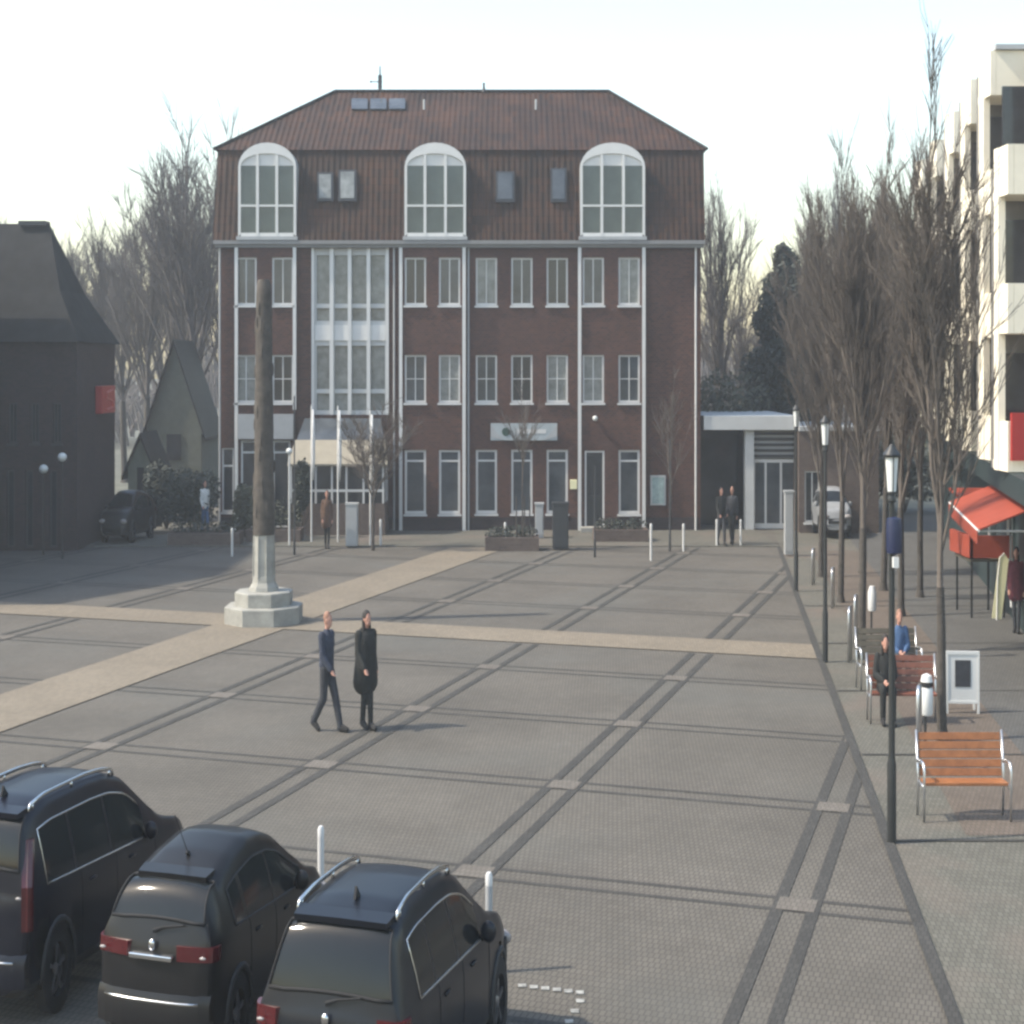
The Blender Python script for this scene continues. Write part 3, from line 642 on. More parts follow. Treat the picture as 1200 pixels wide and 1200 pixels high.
s = MB(); s.prism([(PX(1134,y),y-.3,PZ(596,y)),(PX(1186,y),y-.3,PZ(596,y)),(PX(1186,y),y+1.5,PZ(580,y)),(PX(1134,y),y+1.5,PZ(580,y))], (0,0,.04)); s.build('canopy', M['red'], t, world=True)
for k_ in range(4):
    px_ = 1143+k_*9; c = thing('goods_crate', ['crate of pale fruit at the left end of the stall','crate of green produce on the stall beside the pale one','crate of dark produce right of the stall centre','crate of orange produce at the right end of the stall'][k_], 'crate', (PX(px_,y), y+.6, PZ(656,y)))
    s = MB(); s.box(-.07,.07,-.2,.2,0,.03); s.box(-.07,-.06,-.2,.2,.03,.14); s.box(.06,.07,-.2,.2,.03,.14); s.box(-.06,.06,-.2,-.19,.03,.14); s.box(-.06,.06,.19,.2,.03,.14); s.build('crate_box', M['wood'], c)
    s = MB(); rr = random.Random(k_)
    for q in range(14): s.ball((rr.uniform(-.045,.045), rr.uniform(-.16,.16), .1+rr.uniform(0,.05)), .03, 6, 5)
    s.build('produce', M[['cream','leaf_m','cloth_brown','red'][k_]], c, smooth=True)
# beach-flag like sign and A-board
px_, py_ = 1168, 727; x, y = G(px_, py_)
t = thing('feather_flag', 'slender pale yellow advertising flag leaning beside the shopper', 'flag', (x, y, 0))
s = MB(); s.path([(0,0,0),(.02,0,.9),(.07,0,1.35),(.16,0,1.45)], [.018,.015,.012,.01]); s.build('pole', M['frame'], t)
s = MB(); s.prism([(-.10,0,.05),(.10,0,.02),(.26,0,1.30),(.17,0,1.44),(.06,0,1.36)], (0,.015,0)); s.build('flag_cloth', M['cream'], t)
x, y = G(1128, 836)
t = thing('poster_stand', 'white framed poster stand with dark picture behind the nearest bench', 'sign', (x, y, 0), R(-4))
s = MB(); w = .24; h = .98
for sx in (-1,1): s.box(sx*w-.015, sx*w+.015, -.03, .01, .0, h); s.box(sx*w-.015, sx*w+.015, .25, .28, .0, h*.7)
s.box(-w+.016, w-.016, -.03, .01, h-.05, h); s.box(-w+.016, w-.016, -.03, .01, .16, .2); s.build('frame', M['frame'], t)
s = MB(); s.box(-w+.017, w-.017, -.018, -.004, .2, h-.052); s.build('panel', M['white'], t)
s = MB(); s.box(-w*.5, w*.5, -.026, -.019, .42, .84); s.build('poster_picture', M['cloth_grey'], t)

# ------------------------------------------------------------ lamp posts
def lamp(px, py, label, H=4.5, sign=False):
    x, y = G(px, py); t = thing('street_lamp', label, 'street lamp', (x, y, 0), 0, 'lamp posts along the kerb')
    s = MB(); s.lathe([(.052,0),(.052,.9),(.043,.95),(.038,1.0),(.032,H-.62),(.05,H-.60),(.05,H-.55),(.03,H-.5)], 14); s.build('pole', M['pole'], t, smooth='auto')
    s = MB(); s.lathe([(.050,H-.49),(.072,H-.13),(.072,H-.1)], 14); s.build('lantern_glass', M['lampglass'], t, smooth='auto')
    s = MB(); s.lathe([(.10,H-.098),(.105,H-.07),(.05,H-.0),(.012,H+.05)], 14); s.lathe([(.06,H-.52),(.062,H-.492)], 14)
    for k_ in range(4): a = k_*math.pi/2; s.tube((.058*math.cos(a),.058*math.sin(a),H-.49),(.085*math.cos(a),.085*math.sin(a),H-.1),.006, n=5)
    s.build('lantern_cap', M['pole'], t, smooth='auto')
    return t
lamp(1045, 988, 'nearest black lamp post, standing at the kerb beside the nearest bench')
lamp(967, 776, 'black lamp post at the end of the beige paving band, beside the steel hoops')
lamp(933, 693, 'farthest black lamp post, in front of the glazed pavilion')
x, y = G(1046, 988)
t = thing('round_top_sign', 'small dark blue sign strapped high on the nearest lamp post', 'sign', (x, y-.07, PZ(650,y)))
s = MB(); s.lathe([(.0,0),(.085,.03),(.09,.1),(.09,.36),(.08,.42),(.0,.44)], 14); s.build('sign_body', M['blue'], t, smooth='auto')
s = MB(); s.box(-.03,.03,-.10,-.03,-.13,-.01); s.build('label_plate', M['frame'], t)

# ------------------------------------------------------------ monument
x, y = CX, CY
mo = thing('memorial_column', 'tall weathered stone column on an octagonal stepped plinth in the square', 'monument', (x, y, 0))
r8 = math.pi/8
s = MB(); s.lathe([(.85,0),(.85,.36),(.83,.38)], 8, rot=r8); s.build('lower_step', M['stone'], mo)
s = MB(); s.lathe([(.63,.382),(.63,.66),(.61,.68)], 8, rot=r8); s.build('upper_step', M['stone'], mo)
s = MB(); s.lathe([(.33,.682),(.31,.76),(.25,.86),(.235,1.0),(.225,1.0),(.215,1.86),(.215,1.87)], 8, rot=r8)
for k_ in range(8): a = k_*math.pi/4+r8; s.tube((.235*math.cos(a),.235*math.sin(a),.95),(.217*math.cos(a),.217*math.sin(a),1.86),.016, n=5)
s.build('pedestal', M['stone'], mo)
s = MB(); rr = random.Random(2)
prof = [(.225,1.875),(.232,2.0)]+[(.228-.0052*i+rr.uniform(-.007,.007), 2.0+i*.42) for i in range(1,12)]+[(.165,7.0),(.155,7.2),(.12,7.32)]
s.lathe(prof, 16)
for i in range(46):      # low relief figures round the shaft
    z = 2.1+rr.random()*4.6; a = rr.random()*6.28; r_ = .226-.0052*(z-2)/.42
    s.ball((r_*math.cos(a), r_*math.sin(a), z), (.026,.026,.15), 7, 6)
s.build('relief_shaft', M['stone_d'], mo, smooth='auto')

# ------------------------------------------------------------ benches
def bench(px, py, label, wm, rz=0.0):
    x, y = G(px, py); t = thing('park_bench', label, 'bench', (x, y, 0), rz, 'benches along the promenade')
    W = .70   # half width, metres before plan scale
    W = .94
    s = MB()
    for i in range(5): s.box(-W+.06, W-.06, -.40+i*.088, -.40+i*.088+.075, .43, .465)
    s.build('seat', M[wm], t, k=K, bevel=.004)
    s = MB()
    for i in range(5):
        z = .485+i*.105; yb_ = .07+i*.028; s.prism([(-W+.06,yb_,z),(W-.06,yb_,z),(W-.06,yb_+.03,z+.088),(-W+.06,yb_+.03,z+.088)], (0,.03,-.008))
    s.build('backrest', M[wm], t, k=K, bevel=.004)
    for sx in (-1, 1):
        f = MB(); xx = sx*(W-.02)
        f.path([(xx,-.42,0),(xx,-.44,.40),(xx,-.44,.60),(xx,-.38,.68),(xx,-.2,.69),(xx,.10,.66)], .028, 8); f.path([(xx,.12,0),(xx,.05,.42),(xx,.22,1.02)], .026, 8); f.path([(xx,-.44,.41),(xx,.06,.42)], .024, 8)
        f.build('side_frame', M['steel'], t, k=K, smooth=True)
    return t
bench(1127, 957, 'nearest orange brown slatted bench, empty, beside the nearest lamp post', 'wood')
bench(1057, 845, 'reddish slatted bench with a person in black on its left end', 'wood_r', R(-3))
bench(1040, 806, 'grey brown slatted bench with a person in a blue jacket, farther along', 'wood_g', R(3))

# ------------------------------------------------------------ bollards, hoops, bins
def bollard(px, py, label, h=.9, r=.038, group='bollards', m='steel'):
    x, y = G(px, py); t = thing('bollard', label, 'bollard', (x, y, 0), 0, group)
    s = MB(); s.lathe([(r,0),(r,h-.12)], 12); s.build('post', M[m], t, smooth='auto')
    s = MB(); s.lathe([(r,h-.118),(r*1.02,h-.03),(r*.6,h)], 12); s.build('cap', M['frame'], t, smooth='auto')
    return t
bollard(376, 1075, 'pale bollard behind the middle dark car', .9, .032, 'bollards by the parked cars', 'white')
bollard(573, 1140, 'grey bollard at the front wing of the nearest dark car', .9, .032, 'bollards by the parked cars', 'zinc')
for px_, py_, lb_ in ((763,657,'thin white bollard right of the doorway, before the brick wall'),(801,646,'thin white bollard before the right corner of the brick building'),(592,644,'thin pale bollard beside the young slim tree'),(840,640,'thin white bollard left of the dark dressed couple'),(868,640,'thin white bollard in front of the pavilion doors'),(272,652,'thin pale bollard left of the memorial column'),(446,640,'pale bollard right of the conservatory')):
    bollard(px_, py_, lb_, .82 if px_ != 763 else 1.05, .035, 'thin bollards before the buildings', 'white')
def hoop(px, py, label, h=.95, w=.5):
    x, y = G(px, py); t = tag(None or (lambda s: s.build('steel_hoop', M['steel'], None, smooth=True))(MB().path([(-w/2*K,0,0),(-w/2*K,0,h-.12),(-w/2*K+.05,0,h),(w/2*K-.05,0,h),(w/2*K,0,h-.12),(w/2*K,0,0)], .026, 8)), label, 'bicycle stand', 'steel hoops along the promenade')
    t.location = (x, y, 0); t.rotation_euler = (0,0,R(70)); return t
for a in ((1077,905,'tall steel hoop at the left end of the nearest bench',1.15),(996,775,'steel hoop nearest the grey brown bench',1.0),(1003,758,'steel hoop beside the second street tree',1.0),(976,712,'steel hoop behind the middle lamp post',.9),(953,685,'farthest steel hoop near the brown wing',.9)):
    hoop(*a)
x, y = G(1086, 872)
t = thing('litter_bin', 'white litter bin with black band beside the nearest street tree', 'litter bin', (x, y, 0))
s = MB(); s.tube((0,.08,0),(0,.08,.95),.022); s.build('post', M['dark'], t)
s = MB(); s.lathe([(.075,.42),(.09,.45),(.09,.80),(.08,.82)], 14); s.build('bin_body', M['frame'], t, smooth='auto')
s = MB(); s.lathe([(.092,.84),(.092,.90)], 14); s.build('band', M['black'], t, smooth='auto')
s = MB(); s.lathe([(.088,.902),(.07,.99),(.01,1.02)], 14); s.build('lid', M['frame'], t, smooth='auto')
x, y = G(1022, 748)
t = thing('litter_bin', 'small white litter bin on a pole behind the seated people', 'litter bin', (x, y, 0))
s = MB(); s.tube((0,.06,0),(0,.06,1.0),.02); s.build('post', M['dark'], t)
s = MB(); s.lathe([(.07,.55),(.085,.6),(.085,.92),(.05,1.05)], 14); s.build('bin_body', M['frame'], t, smooth='auto')
# grey cabinets, boards and posts before the brick building
def cabinet(px, py, w, h, d, label, m, name='utility_cabinet', cat='cabinet'):
    x, y = G(px, py); t = thing(name, label, cat, (x, y, 0)); s = MB(); s.box(-w/2,w/2,0,d,.05,h-.06); s.build('body', M[m], t, bevel=.01)
    s = MB(); s.box(-w/2-.02,w/2+.02,-.02,d+.02,h-.058,h); s.build('lid', M[m], t); s = MB(); s.box(-w/2+.03,w/2-.03,-.012,-.002,.14,h-.14); s.build('door', M[m], t); return t
cabinet(657, 645, .47, 1.42, .4, 'dark grey cabinet before the ground floor windows', 'plastic')
cabinet(632, 632, .26, 1.15, .3, 'pale grey slim cabinet left of the dark cabinet', 'zinc')
cabinet(412, 642, .36, 1.35, .3, 'pale grey slim cabinet in front of the conservatory', 'zinc')
cabinet(925, 652, .25, 1.9, .2, 'tall pale grey pillar board left of the farthest lamp post', 'zinc', 'information_pillar', 'information board')
for px_, py_, h, lb_ in ((697,653,2.6,'thin dark post in front of the doorway'),(785,646,3.3,'thin dark post near the right end of the brick facade'),(345,650,4.6,'tall dark post behind the memorial column')):
    x, y = G(px_, py_); s = MB(); s.lathe([(.035,0),(.035,.5),(.022,.52),(.020,h),(.005,h+.05)], 10); o = s.build('signpost', M['dark'], None, smooth='auto'); o.location = (x, y, 0); tag(o, lb_, 'post')
# flagpoles
for i, (px_, yt, py_) in enumerate(((365,476,636),(396,477,636),(434,482,640))):
    x, y = G(px_, py_); H = PZ(yt, y)
    t = thing('flagpole', ['white flagpole with furled flag, leftmost of the three at the conservatory','white flagpole with furled flag, middle of the three at the conservatory','white flagpole with furled flag beside the small bare tree'][i], 'flagpole', (x, y, 0), 0, 'flagpoles before the conservatory')
    s = MB(); s.lathe([(.03,0),(.022,H),(.005,H+.05)], 10); s.build('pole', M['frame'], t, smooth='auto')
    s = MB(); s.path([(.05,0,H-.1),(.055,-.01,H-1.0),(.06,.0,H-1.7),(.04,0,H-2.3)], [.03,.06,.055,.03], 8); s.build('furled_flag', M['cloth_white'], t, smooth=True)
# café menu lamp
x, y = G(339, 640); t = thing('cafe_lamp', 'small bright globe lamp on a slim post at the corner of the conservatory', 'lamp', (x, y, 0))
s = MB(); s.tube((0,0,0),(0,0,2.8),.03); s.build('post', M['frame'], t); s = MB(); s.ball((0,0,2.9),.1); s.build('globe', M['lampglass'], t, smooth=True)
for px_, py_, zt, lb_ in ((73,655,2.9,'globe lamp before the shaded brick house, the right one of two'),(51,650,2.5,'globe lamp before the shaded brick house, the left one of two')):
    x, y = G(px_, py_); t = thing('globe_lamp', lb_, 'street lamp', (x, y, 0)); s = MB(); s.tube((0,0,0),(0,0,zt-.1),.03); s.build('post', M['dark'], t); s = MB(); s.ball((0,0,zt),.13); s.build('globe', M['lampglass'], t, smooth=True)
# low brick planters
def leaves(n, rad, c, size, seed, mb=None, flat=1.0, shell=.5):
    rr = random.Random(seed); s = mb or MB()
    for i in range(n):
        while True:
            p = Vector((rr.uniform(-1,1), rr.uniform(-1,1), rr.uniform(-1,1)))
            if shell*rr.random() < p.length < 1: break
        p = Vector((c[0]+p.x*rad[0], c[1]+p.y*rad[1], c[2]+p.z*rad[2]))
        a = Vector((rr.gauss(0,1), rr.gauss(0,1), rr.gauss(0,1))).normalized(); b = a.orthogonal().normalized(); sz = size*rr.uniform(.5,1.3)
        s.quad(p-a*sz, p-b*sz*.5, p+a*sz, p+b*sz*.5)
    return s
for i, (px_, py_, w, lb_) in enumerate(((238,640,2.2,'low brick planter with green shrubs left of the memorial column'),(320,636,1.7,'low brick planter with yellow green shrub behind the memorial column'),(600,646,1.6,'low planter at the foot of the young slim tree'),(728,636,1.7,'low brick planter under the window right of the door'))):
    x, y = G(px_, py_); t = thing('planter', lb_, 'planter', (x, y, 0))
    s = MB(); s.box(-w/2,w/2,0,.12,0,.4); s.box(-w/2,w/2,.7,.82,0,.4); s.box(-w/2,-w/2+.12,.121,.699,0,.4); s.box(w/2-.12,w/2,.121,.699,0,.4); s.build('brick_edge', M['brick_buff'], t)
    s = MB(); s.box(-w/2+.12,w/2-.12,.12,.7,.0,.33); s.build('soil', M['earth'], t)
    s = MB()
    for k_ in range(6): leaves(110, (.26,.26,.24 if i != 1 else .6), (-w/2+.25+k_*(w-.5)/5, .4, .5 if i != 1 else .8), .05, i*9+k_, s)
    s.build('shrub', M['leaf_m' if i in (1,) else 'leaf_d'], t)

# ------------------------------------------------------------ cars (modelled in metres, heading +y, rear at y=0)
def lerp(a, b, t): return a+(b-a)*t
def interp(keys, y, smooth=True):
    if y <= keys[0][0]: return keys[0][1]
    for (a, va), (b, vb) in zip(keys, keys[1:]):
        if y <= b: return lerp(va, vb, (y-a)/(b-a))
    return keys[-1][1]
def car(name, label, loc, rz, spec, cat='car', group=None, detail=True):
    L, W, H = spec['L'], spec['W']/2, spec['H']; pm = spec['paint']
    t = thing(name, label, cat, loc, rz, group)
    B0 = spec.get('belt', .98)
    rs_ = spec.get('rear', .55)      # horizontal run of the slanted rear window
    RD = spec.get('rdrop',0)
    T = [(0,.62),(.03,.80),(.07,B0-.06),(.12,B0+.02),(rs_*.45,B0+(H-B0)*.50),(rs_*.75,B0+(H-B0)*.80-RD*.8),(rs_,H-.10-RD),(rs_+.1,H-.055-RD),(rs_+.5,H-.01-RD*.55),(L*.40,H),(L*.50,H-.02),(L*.575,H-.09),(L*.60,H-.14),(L*.765,B0+.10),(L*.79,B0+.06),(L*.90,B0-.03),(L*.96,B0-.12),(L-.06,B0-.28),(L,.55)]
    Wk = [(0,W-.20),(.04,W-.10),(.12,W-.045),(.3,W-.015),(.7,W),(L*.7,W),(L*.85,W-.03),(L*.93,W-.10),(L*.97,W-.20),(L,W-.34)]
    Bk = [(0,.55),(.04,.74),(.08,B0-.08),(.13,B0),(.4,B0+.03),(L*.5,B0-.01),(L*.76,B0-.03),(L*.88,B0-.09),(L*.95,B0-.18),(L,.50)]
    ys = sorted(set([round(i*L/84,4) for i in range(85)]+[.02,.04,.06,.08,.10,.12,.14,.17]))
    def sm(keys, y, h=.05):
        return (interp(keys,y-h)+2*interp(keys,y)+interp(keys,y+h))/4
    rows = []
    NF = 6
    for y in ys:
        h = .012 if y < .2 else .07
        Tt, Ww, Bb = sm(T,y,h), sm(Wk,y,h), sm(Bk,y,h)
        if y in (0.0,): Tt, Bb = T[0][1], Bk[0][1]
        Bb = min(Bb, Tt-.004); c = Tt-Bb; cf = max(0, min(1, c/(H-B0)))
        zb = .28 if y > .15 and y < L-.3 else .33
        Wb = Ww-.045; Rr = Wb-.24*cf-.02
        ed = min(.10, .35*c)
        sec = [(0,zb-.04),(Ww-.16,zb-.03),(Ww-.05,zb+.02),(Ww-.012,zb+.10),(Ww-.005,(zb+.1+Bb)*.42+.05),(Ww,min(.68,Bb-.10)),(Ww-.004,Bb-.14 if Bb > .8 else Bb*.9),(Ww-.018,Bb-.045),(Wb,Bb)]
        for k_ in range(1, NF+1):
            f = k_/NF; sec.append((lerp(Wb,Rr,f)+.018*math.sin(f*math.pi)*cf, lerp(Bb,Tt-ed,f)))
        sec += [(Rr-.035-.03*cf,Tt-ed*.35)]
        for k_ in range(1, 6): f = k_/5; xx = lerp(Rr-.10,0,f); sec.append((xx, Tt-.0-(.035*(xx/max(Rr,.01))**2)*(1 if cf > .2 else 1)))
        rows.append(sec)
    ns = len(rows[0]); rear_c = []
    wr = spec.get('wr', .34); axf, axr = L-.86, .86
    def vert(i, j, sx):
        x_, z_ = rows[i][j]; y_ = ys[i]
        # bow the ends in plan
        if y_ < .2: y_ = y_ + .10*(abs(x_)/W)**3*(1-y_/.2)
        if y_ > L-.5: y_ = y_ - .16*(abs(x_)/W)**2*((y_-(L-.5))/.5)
        return (sx*x_, y_, z_)
    JB = 8; JR = JB+NF          # belt row, roof-edge row
    sidewin = spec['side']      # list of (y0,y1)
    patches = {}
    def cls(i, j):
        y_ = (ys[i]+ys[i+1])/2; sec = rows[i]; c = rows[i][-1][1]-rows[i][JB][1]
        if j < JB:
            zc = (rows[i][j][1]+rows[i][j+1][1])/2
            for ax in (axr, axf):
                if (y_-ax)**2+(zc-wr)**2 < (wr+.045)**2 and j < 7: return 'hole' if j > 0 else 'body'
            if zc < .42: return 'cladding'
            return 'body'
        if JB <= j < JR-0:
            if c > .10:
                for n_, (a, b) in enumerate(sidewin):
                    if a <= y_ <= b and j >= JB and j < JR-1: return 'side%d' % n_
            return 'body'
        # top surface
        if .14 < y_ < rs_+.0 and j >= JR and c > .10: return 'rear' if j >= JR+1 else 'body'
        if L*.60 < y_ < L*.755 and j >= JR+1: return 'front'
        return 'body'
    fac = {}
    for sx in (1, -1):
        for i in range(len(ys)-1):
            for j in range(ns-1):
                k_ = cls(i, j)
                if k_ == 'hole': continue
                if k_.startswith('side'): k_ += 'r' if sx > 0 else 'l'
                fac.setdefault(k_, []).append([vert(i,j,sx),vert(i+1,j,sx),vert(i+1,j+1,sx),vert(i,j+1,sx)])
    fac['body'].append([vert(0,j,1) for j in range(ns)]+[vert(0,j,-1) for j in range(ns-2,0,-1)])
    fac['body'].append([vert(len(ys)-1,j,1) for j in range(ns)]+[vert(len(ys)-1,j,-1) for j in range(ns-2,0,-1)])
    def emit(key, nm, m, par):
        s = MB()
        for q in fac[key]: s.poly(q)
        me = bpy.data.meshes.new(nm); me.from_pydata([(v[0]*K, v[1]*K, v[2]) for v in s.v], [], s.f)
        bm = bmesh.new(); bm.from_mesh(me); bmesh.ops.remove_doubles(bm, verts=bm.verts, dist=.0008); bmesh.ops.recalc_face_normals(bm, faces=bm.faces); bm.to_mesh(me); bm.free()
        me.polygons.foreach_set('use_smooth', [True]*len(me.polygons)); me.materials.append(M[m]); o = bpy.data.objects.new(nm, me); COL.objects.link(o); o.parent = par
        return o
    body = emit('body','body',pm,t); emit('cladding','sill_cladding','plastic',t)
    emit('rear','rear_window','carglass',t); emit('front','windscreen','carglass',t)
    for k_ in list(fac):
        if k_.startswith('side'): emit(k_,'side_window','carglass',t)
    # dark inner tub so that wheel wells are dark
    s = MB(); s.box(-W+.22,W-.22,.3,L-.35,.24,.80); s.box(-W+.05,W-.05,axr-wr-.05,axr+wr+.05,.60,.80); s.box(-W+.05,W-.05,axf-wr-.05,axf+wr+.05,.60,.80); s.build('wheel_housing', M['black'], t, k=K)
    def yi(y_): return min(range(len(ys)), key=lambda i: abs(ys[i]-y_))
    for key, nm_ in (('rear','rear_window_seal'),):     # dark rubber seal round the rear glass
        i0 = min(i for i in range(len(ys)-1) if cls(i, JR+2) == 'rear'); i1 = max(i for i in range(len(ys)-1) if cls(i, JR+2) == 'rear')+1
        off = Vector((0,-.008,.004))
        ring = [Vector(vert(i,JR+1,1))+off for i in range(i0,i1+1)]+[Vector(vert(i1,j,1))+off for j in range(JR+2,ns)]+[Vector(vert(i1,j,-1))+off for j in range(ns-1,JR,-1)]+[Vector(vert(i,JR+1,-1))+off for i in range(i1-1,i0-1,-1)]+[Vector(vert(i0,j,-1))+off for j in range(JR+2,ns)]+[Vector(vert(i0,j,1))+off for j in range(ns-2,JR,-1)]
        s = MB(); s.path([tuple(p) for p in ring], .016, 5); s.build(nm_, M['black'], t, k=K, smooth=True)
    # window trim lines
    for sx in (1, -1):
        a, b = sidewin[0][0], sidewin[-1][1]; i0, i1 = yi(a), yi(b)
        up = [Vector(vert(i,JR-1,sx))+Vector((sx*.008,0,.004)) for i in range(i0, i1+1, 2)]; dn = [Vector(vert(i,JB,sx))+Vector((sx*.010,0,0)) for i in range(i0, i1+1, 2)]
        col = [Vector(vert(i0,j,sx))+Vector((sx*.010,0,0)) for j in range(JB, JR)]
        s = MB(); s.path([tuple(p) for p in dn[::-1]+col[1:-1]+up], .010, 6); s.build('window_trim', M[spec.get('trim','chrome')], t, k=K, smooth=True)
        # pillars between side windows
        s = MB()
        for (p0, p1) in zip(sidewin, sidewin[1:]):
            pass
        # roof rail
        if spec.get('rails'):
            i0, i1 = yi(rs_+.15), yi(L*.56); pts = [Vector(vert(i,JR+1,sx))+Vector((0,0,.05)) for i in range(i0,i1+1,3)]
            pts = [pts[0]-Vector((0,.05,.05))]+pts+[pts[-1]+Vector((0,.05,-.05))]
            s = MB(); s.path([tuple(p) for p in pts], .020, 6)
            for i in (i0+1, (i0+i1)//2, i1-2): p = Vector(vert(i,JR+1,sx)); s.tube(tuple(p-Vector((0,0,.01))), tuple(p+Vector((0,0,.05))), .022, n=6)
            s.build('roof_rail', M[spec['rails']], t, k=K, smooth=True)
        # mirror
        ym = L*.66; i = yi(ym); p = Vector(vert(i,JB,sx)); s = MB(); s.ball((p.x+sx*.11,p.y-.02,p.z+.06),(.115,.075,.085)); s.tube((p.x-sx*.03,p.y,p.z-.02),(p.x+sx*.06,p.y,p.z+.03),.03); s.build('wing_mirror', M[pm], t, k=K, smooth=True)
        # wheels
        for ax in (axr, axf):
            c_ = (sx*(W-.125), ax, wr-.0)
            s = MB(); s.wheel_x(c_, wr, .22, ri=wr*.62); w_ = s.build('tyre', M['black'], t, k=K, smooth='auto')
            w_.name = 'wheel'
            s = MB(); s.wheel_x(c_, wr*.62, .06, ri=wr*.54); cx_ = c_[0]+sx*.055
            for q in range(5):
                a_ = q*2*math.pi/5+.3; s.prism([(cx_,c_[1]+math.cos(a_-.16)*.05,c_[2]+math.sin(a_-.16)*.05),(cx_,c_[1]+math.cos(a_-.11)*wr*.57,c_[2]+math.sin(a_-.11)*wr*.57),(cx_,c_[1]+math.cos(a_+.11)*wr*.57,c_[2]+math.sin(a_+.11)*wr*.57),(cx_,c_[1]+math.cos(a_+.16)*.05,c_[2]+math.sin(a_+.16)*.05)], (sx*.025,0,0))
            s.wheel_x((cx_,c_[1],c_[2]), .06, .05, n=14)
            s.build('rim', M['alloy'], w_, k=K, smooth='auto')
            # arch moulding
            s = MB(); pts = []
            for q in range(13):
                a_ = math.pi*(-.06+1.12*q/12); yy = ax+math.cos(a_)*(wr+.055); zz = wr+math.sin(a_)*(wr+.055); ii = yi(yy); best = min(range(1,JB), key=lambda j: abs(rows[ii][j][1]-zz)); pts.append((sx*(rows[ii][best][0]+.004), yy, zz))
            s.path(pts, .030, 6); s.build('wheel_arch', M[spec.get('arch','plastic')], t, k=K, smooth=True)
        # doors: handles and shut lines
        for yh in (L*.34, L*.56):
            i = yi(yh); p = vert(i,7,sx); s = MB(); s.path([(p[0]+sx*.02,yh-.09,B0-.12),(p[0]+sx*.035,yh,B0-.115),(p[0]+sx*.02,yh+.09,B0-.12)], .013, 6); s.build('door_handle', M[spec.get('handle',pm)], t, k=K, smooth=True)
        for yh in (L*.285, L*.475, L*.70):
            s = MB(); i = yi(yh); s.path([tuple(Vector(vert(i,j,sx))+Vector((sx*.0015,0,0))) for j in range(3, JB+1)], .005, 4)
            s.build('door_gap', M['black'], t, k=K)
    # lamps
    for sx in (1, -1):
        s = MB()
        for q in spec['lamps']:     # rectangles as rows of small lenses following the corner
            (y0_, z0_, y1_, z1_, rad) = q
        def surf(y_, z_):
            i = yi(y_); sec = rows[i]
            for j in range(2, JR+1):
                if sec[j][1] <= z_ <= sec[j+1][1]: 
                    f = (z_-sec[j][1])/max(1e-5, sec[j+1][1]-sec[j][1]); a_ = Vector(vert(i,j,sx)); b_ = Vector(vert(i,j+1,sx)); return a_.lerp(b_, f)
            return Vector(vert(i,JR,sx))
        for q in spec['lamps']:
            kind, z0_, z1_, inn, out = q
            # a lens wrapping the rear corner: inner end on the rear face, outer end on the flank
            ptsb = []; n_ = 9
            for zz_ in (z0_, (z0_+z1_)/2, z1_):
                row_ = []
                for u_ in range(n_):
                    f = u_/(n_-1)
                    yst = .04 + (zz_-.7)*.16 if zz_ > .7 else .03
                    yst = max(.02, yst)
                    if kind == 'tall': yst = .06+max(0,(zz_-B0))*rs_/(H-B0)*.95
                    px0 = W-inn; 
                    if f < .55: g_ = f/.55; xx_ = lerp(px0, W-.07, g_); yy_ = yst+.02*g_+.10*(xx_/W)**3-.035
                    else: g_ = (f-.55)/.45; xx_ = W-.07+.065*math.sin(g_*math.pi/2); yy_ = yst+.045+g_*out
                    if kind == 'tall' and zz_ > B0: xx_ -= .27*(zz_-B0)/(H-B0)
                    row_.append(Vector((sx*(xx_+.012), yy_-.012, zz_)))
                ptsb.append(row_)
            for r_ in range(2):
                for u_ in range(n_-1): s.quad(ptsb[r_][u_], ptsb[r_][u_+1], ptsb[r_+1][u_+1], ptsb[r_+1][u_])
            bk = [[p+Vector((-sx*.05,.06,0)) for p in row_] for row_ in ptsb]
            for u_ in range(n_-1):
                s.quad(ptsb[0][u_], ptsb[0][u_+1], bk[0][u_+1], bk[0][u_]); s.quad(ptsb[2][u_], ptsb[2][u_+1], bk[2][u_+1], bk[2][u_])
            for r_ in range(2):
                s.quad(ptsb[r_][0], ptsb[r_+1][0], bk[r_+1][0], bk[r_][0]); s.quad(ptsb[r_][-1], ptsb[r_+1][-1], bk[r_+1][-1], bk[r_][-1])
        lp = s.build('tail_lamp', M['taillamp'], t, k=K, smooth='auto')
        s = MB(); zc = (spec['lamps'][0][1]*.6+spec['lamps'][0][2]*.4); s.ball((sx*(W-.14), .040, zc),(.05,.022,.013)); s.build('reversing_lens', M['lampclear'], lp, k=K, smooth=True)
        s = MB(); s.ball((sx*(W-.28),L-.13,.72),(.20,.10,.075)); s.build('headlight', M['lampclear'], t, k=K, smooth=True)
    # rear bumper, plate, handle strip, wiper, spoiler, emblem
    s = MB(); n_ = 13; P1 = []; 
    for q in range(n_):
        xx = lerp(-W+.05, W-.05, q/(n_-1)); yy = -.055+.14*(abs(xx)/W)**3.2; P1.append((xx, yy))
    for (xa_, ya_), (xb_, yb_2) in zip(P1, P1[1:]):
        s.add([(xa_,ya_,.36),(xb_,yb_2,.36),(xb_,yb_2-.01,.56),(xa_,ya_-.01,.56),(xa_,ya_+.05,.63),(xb_,yb_2+.05,.63),(xb_,yb_2+.16,.635),(xa_,ya_+.16,.635),(xa_,ya_+.16,.34),(xb_,yb_2+.16,.34)], [(0,1,2,3),(3,2,5,4),(4,5,6,7),(0,8,9,1)])
    s.build('rear_bumper', M[spec.get('bumper',pm)], t, k=K, smooth='auto')
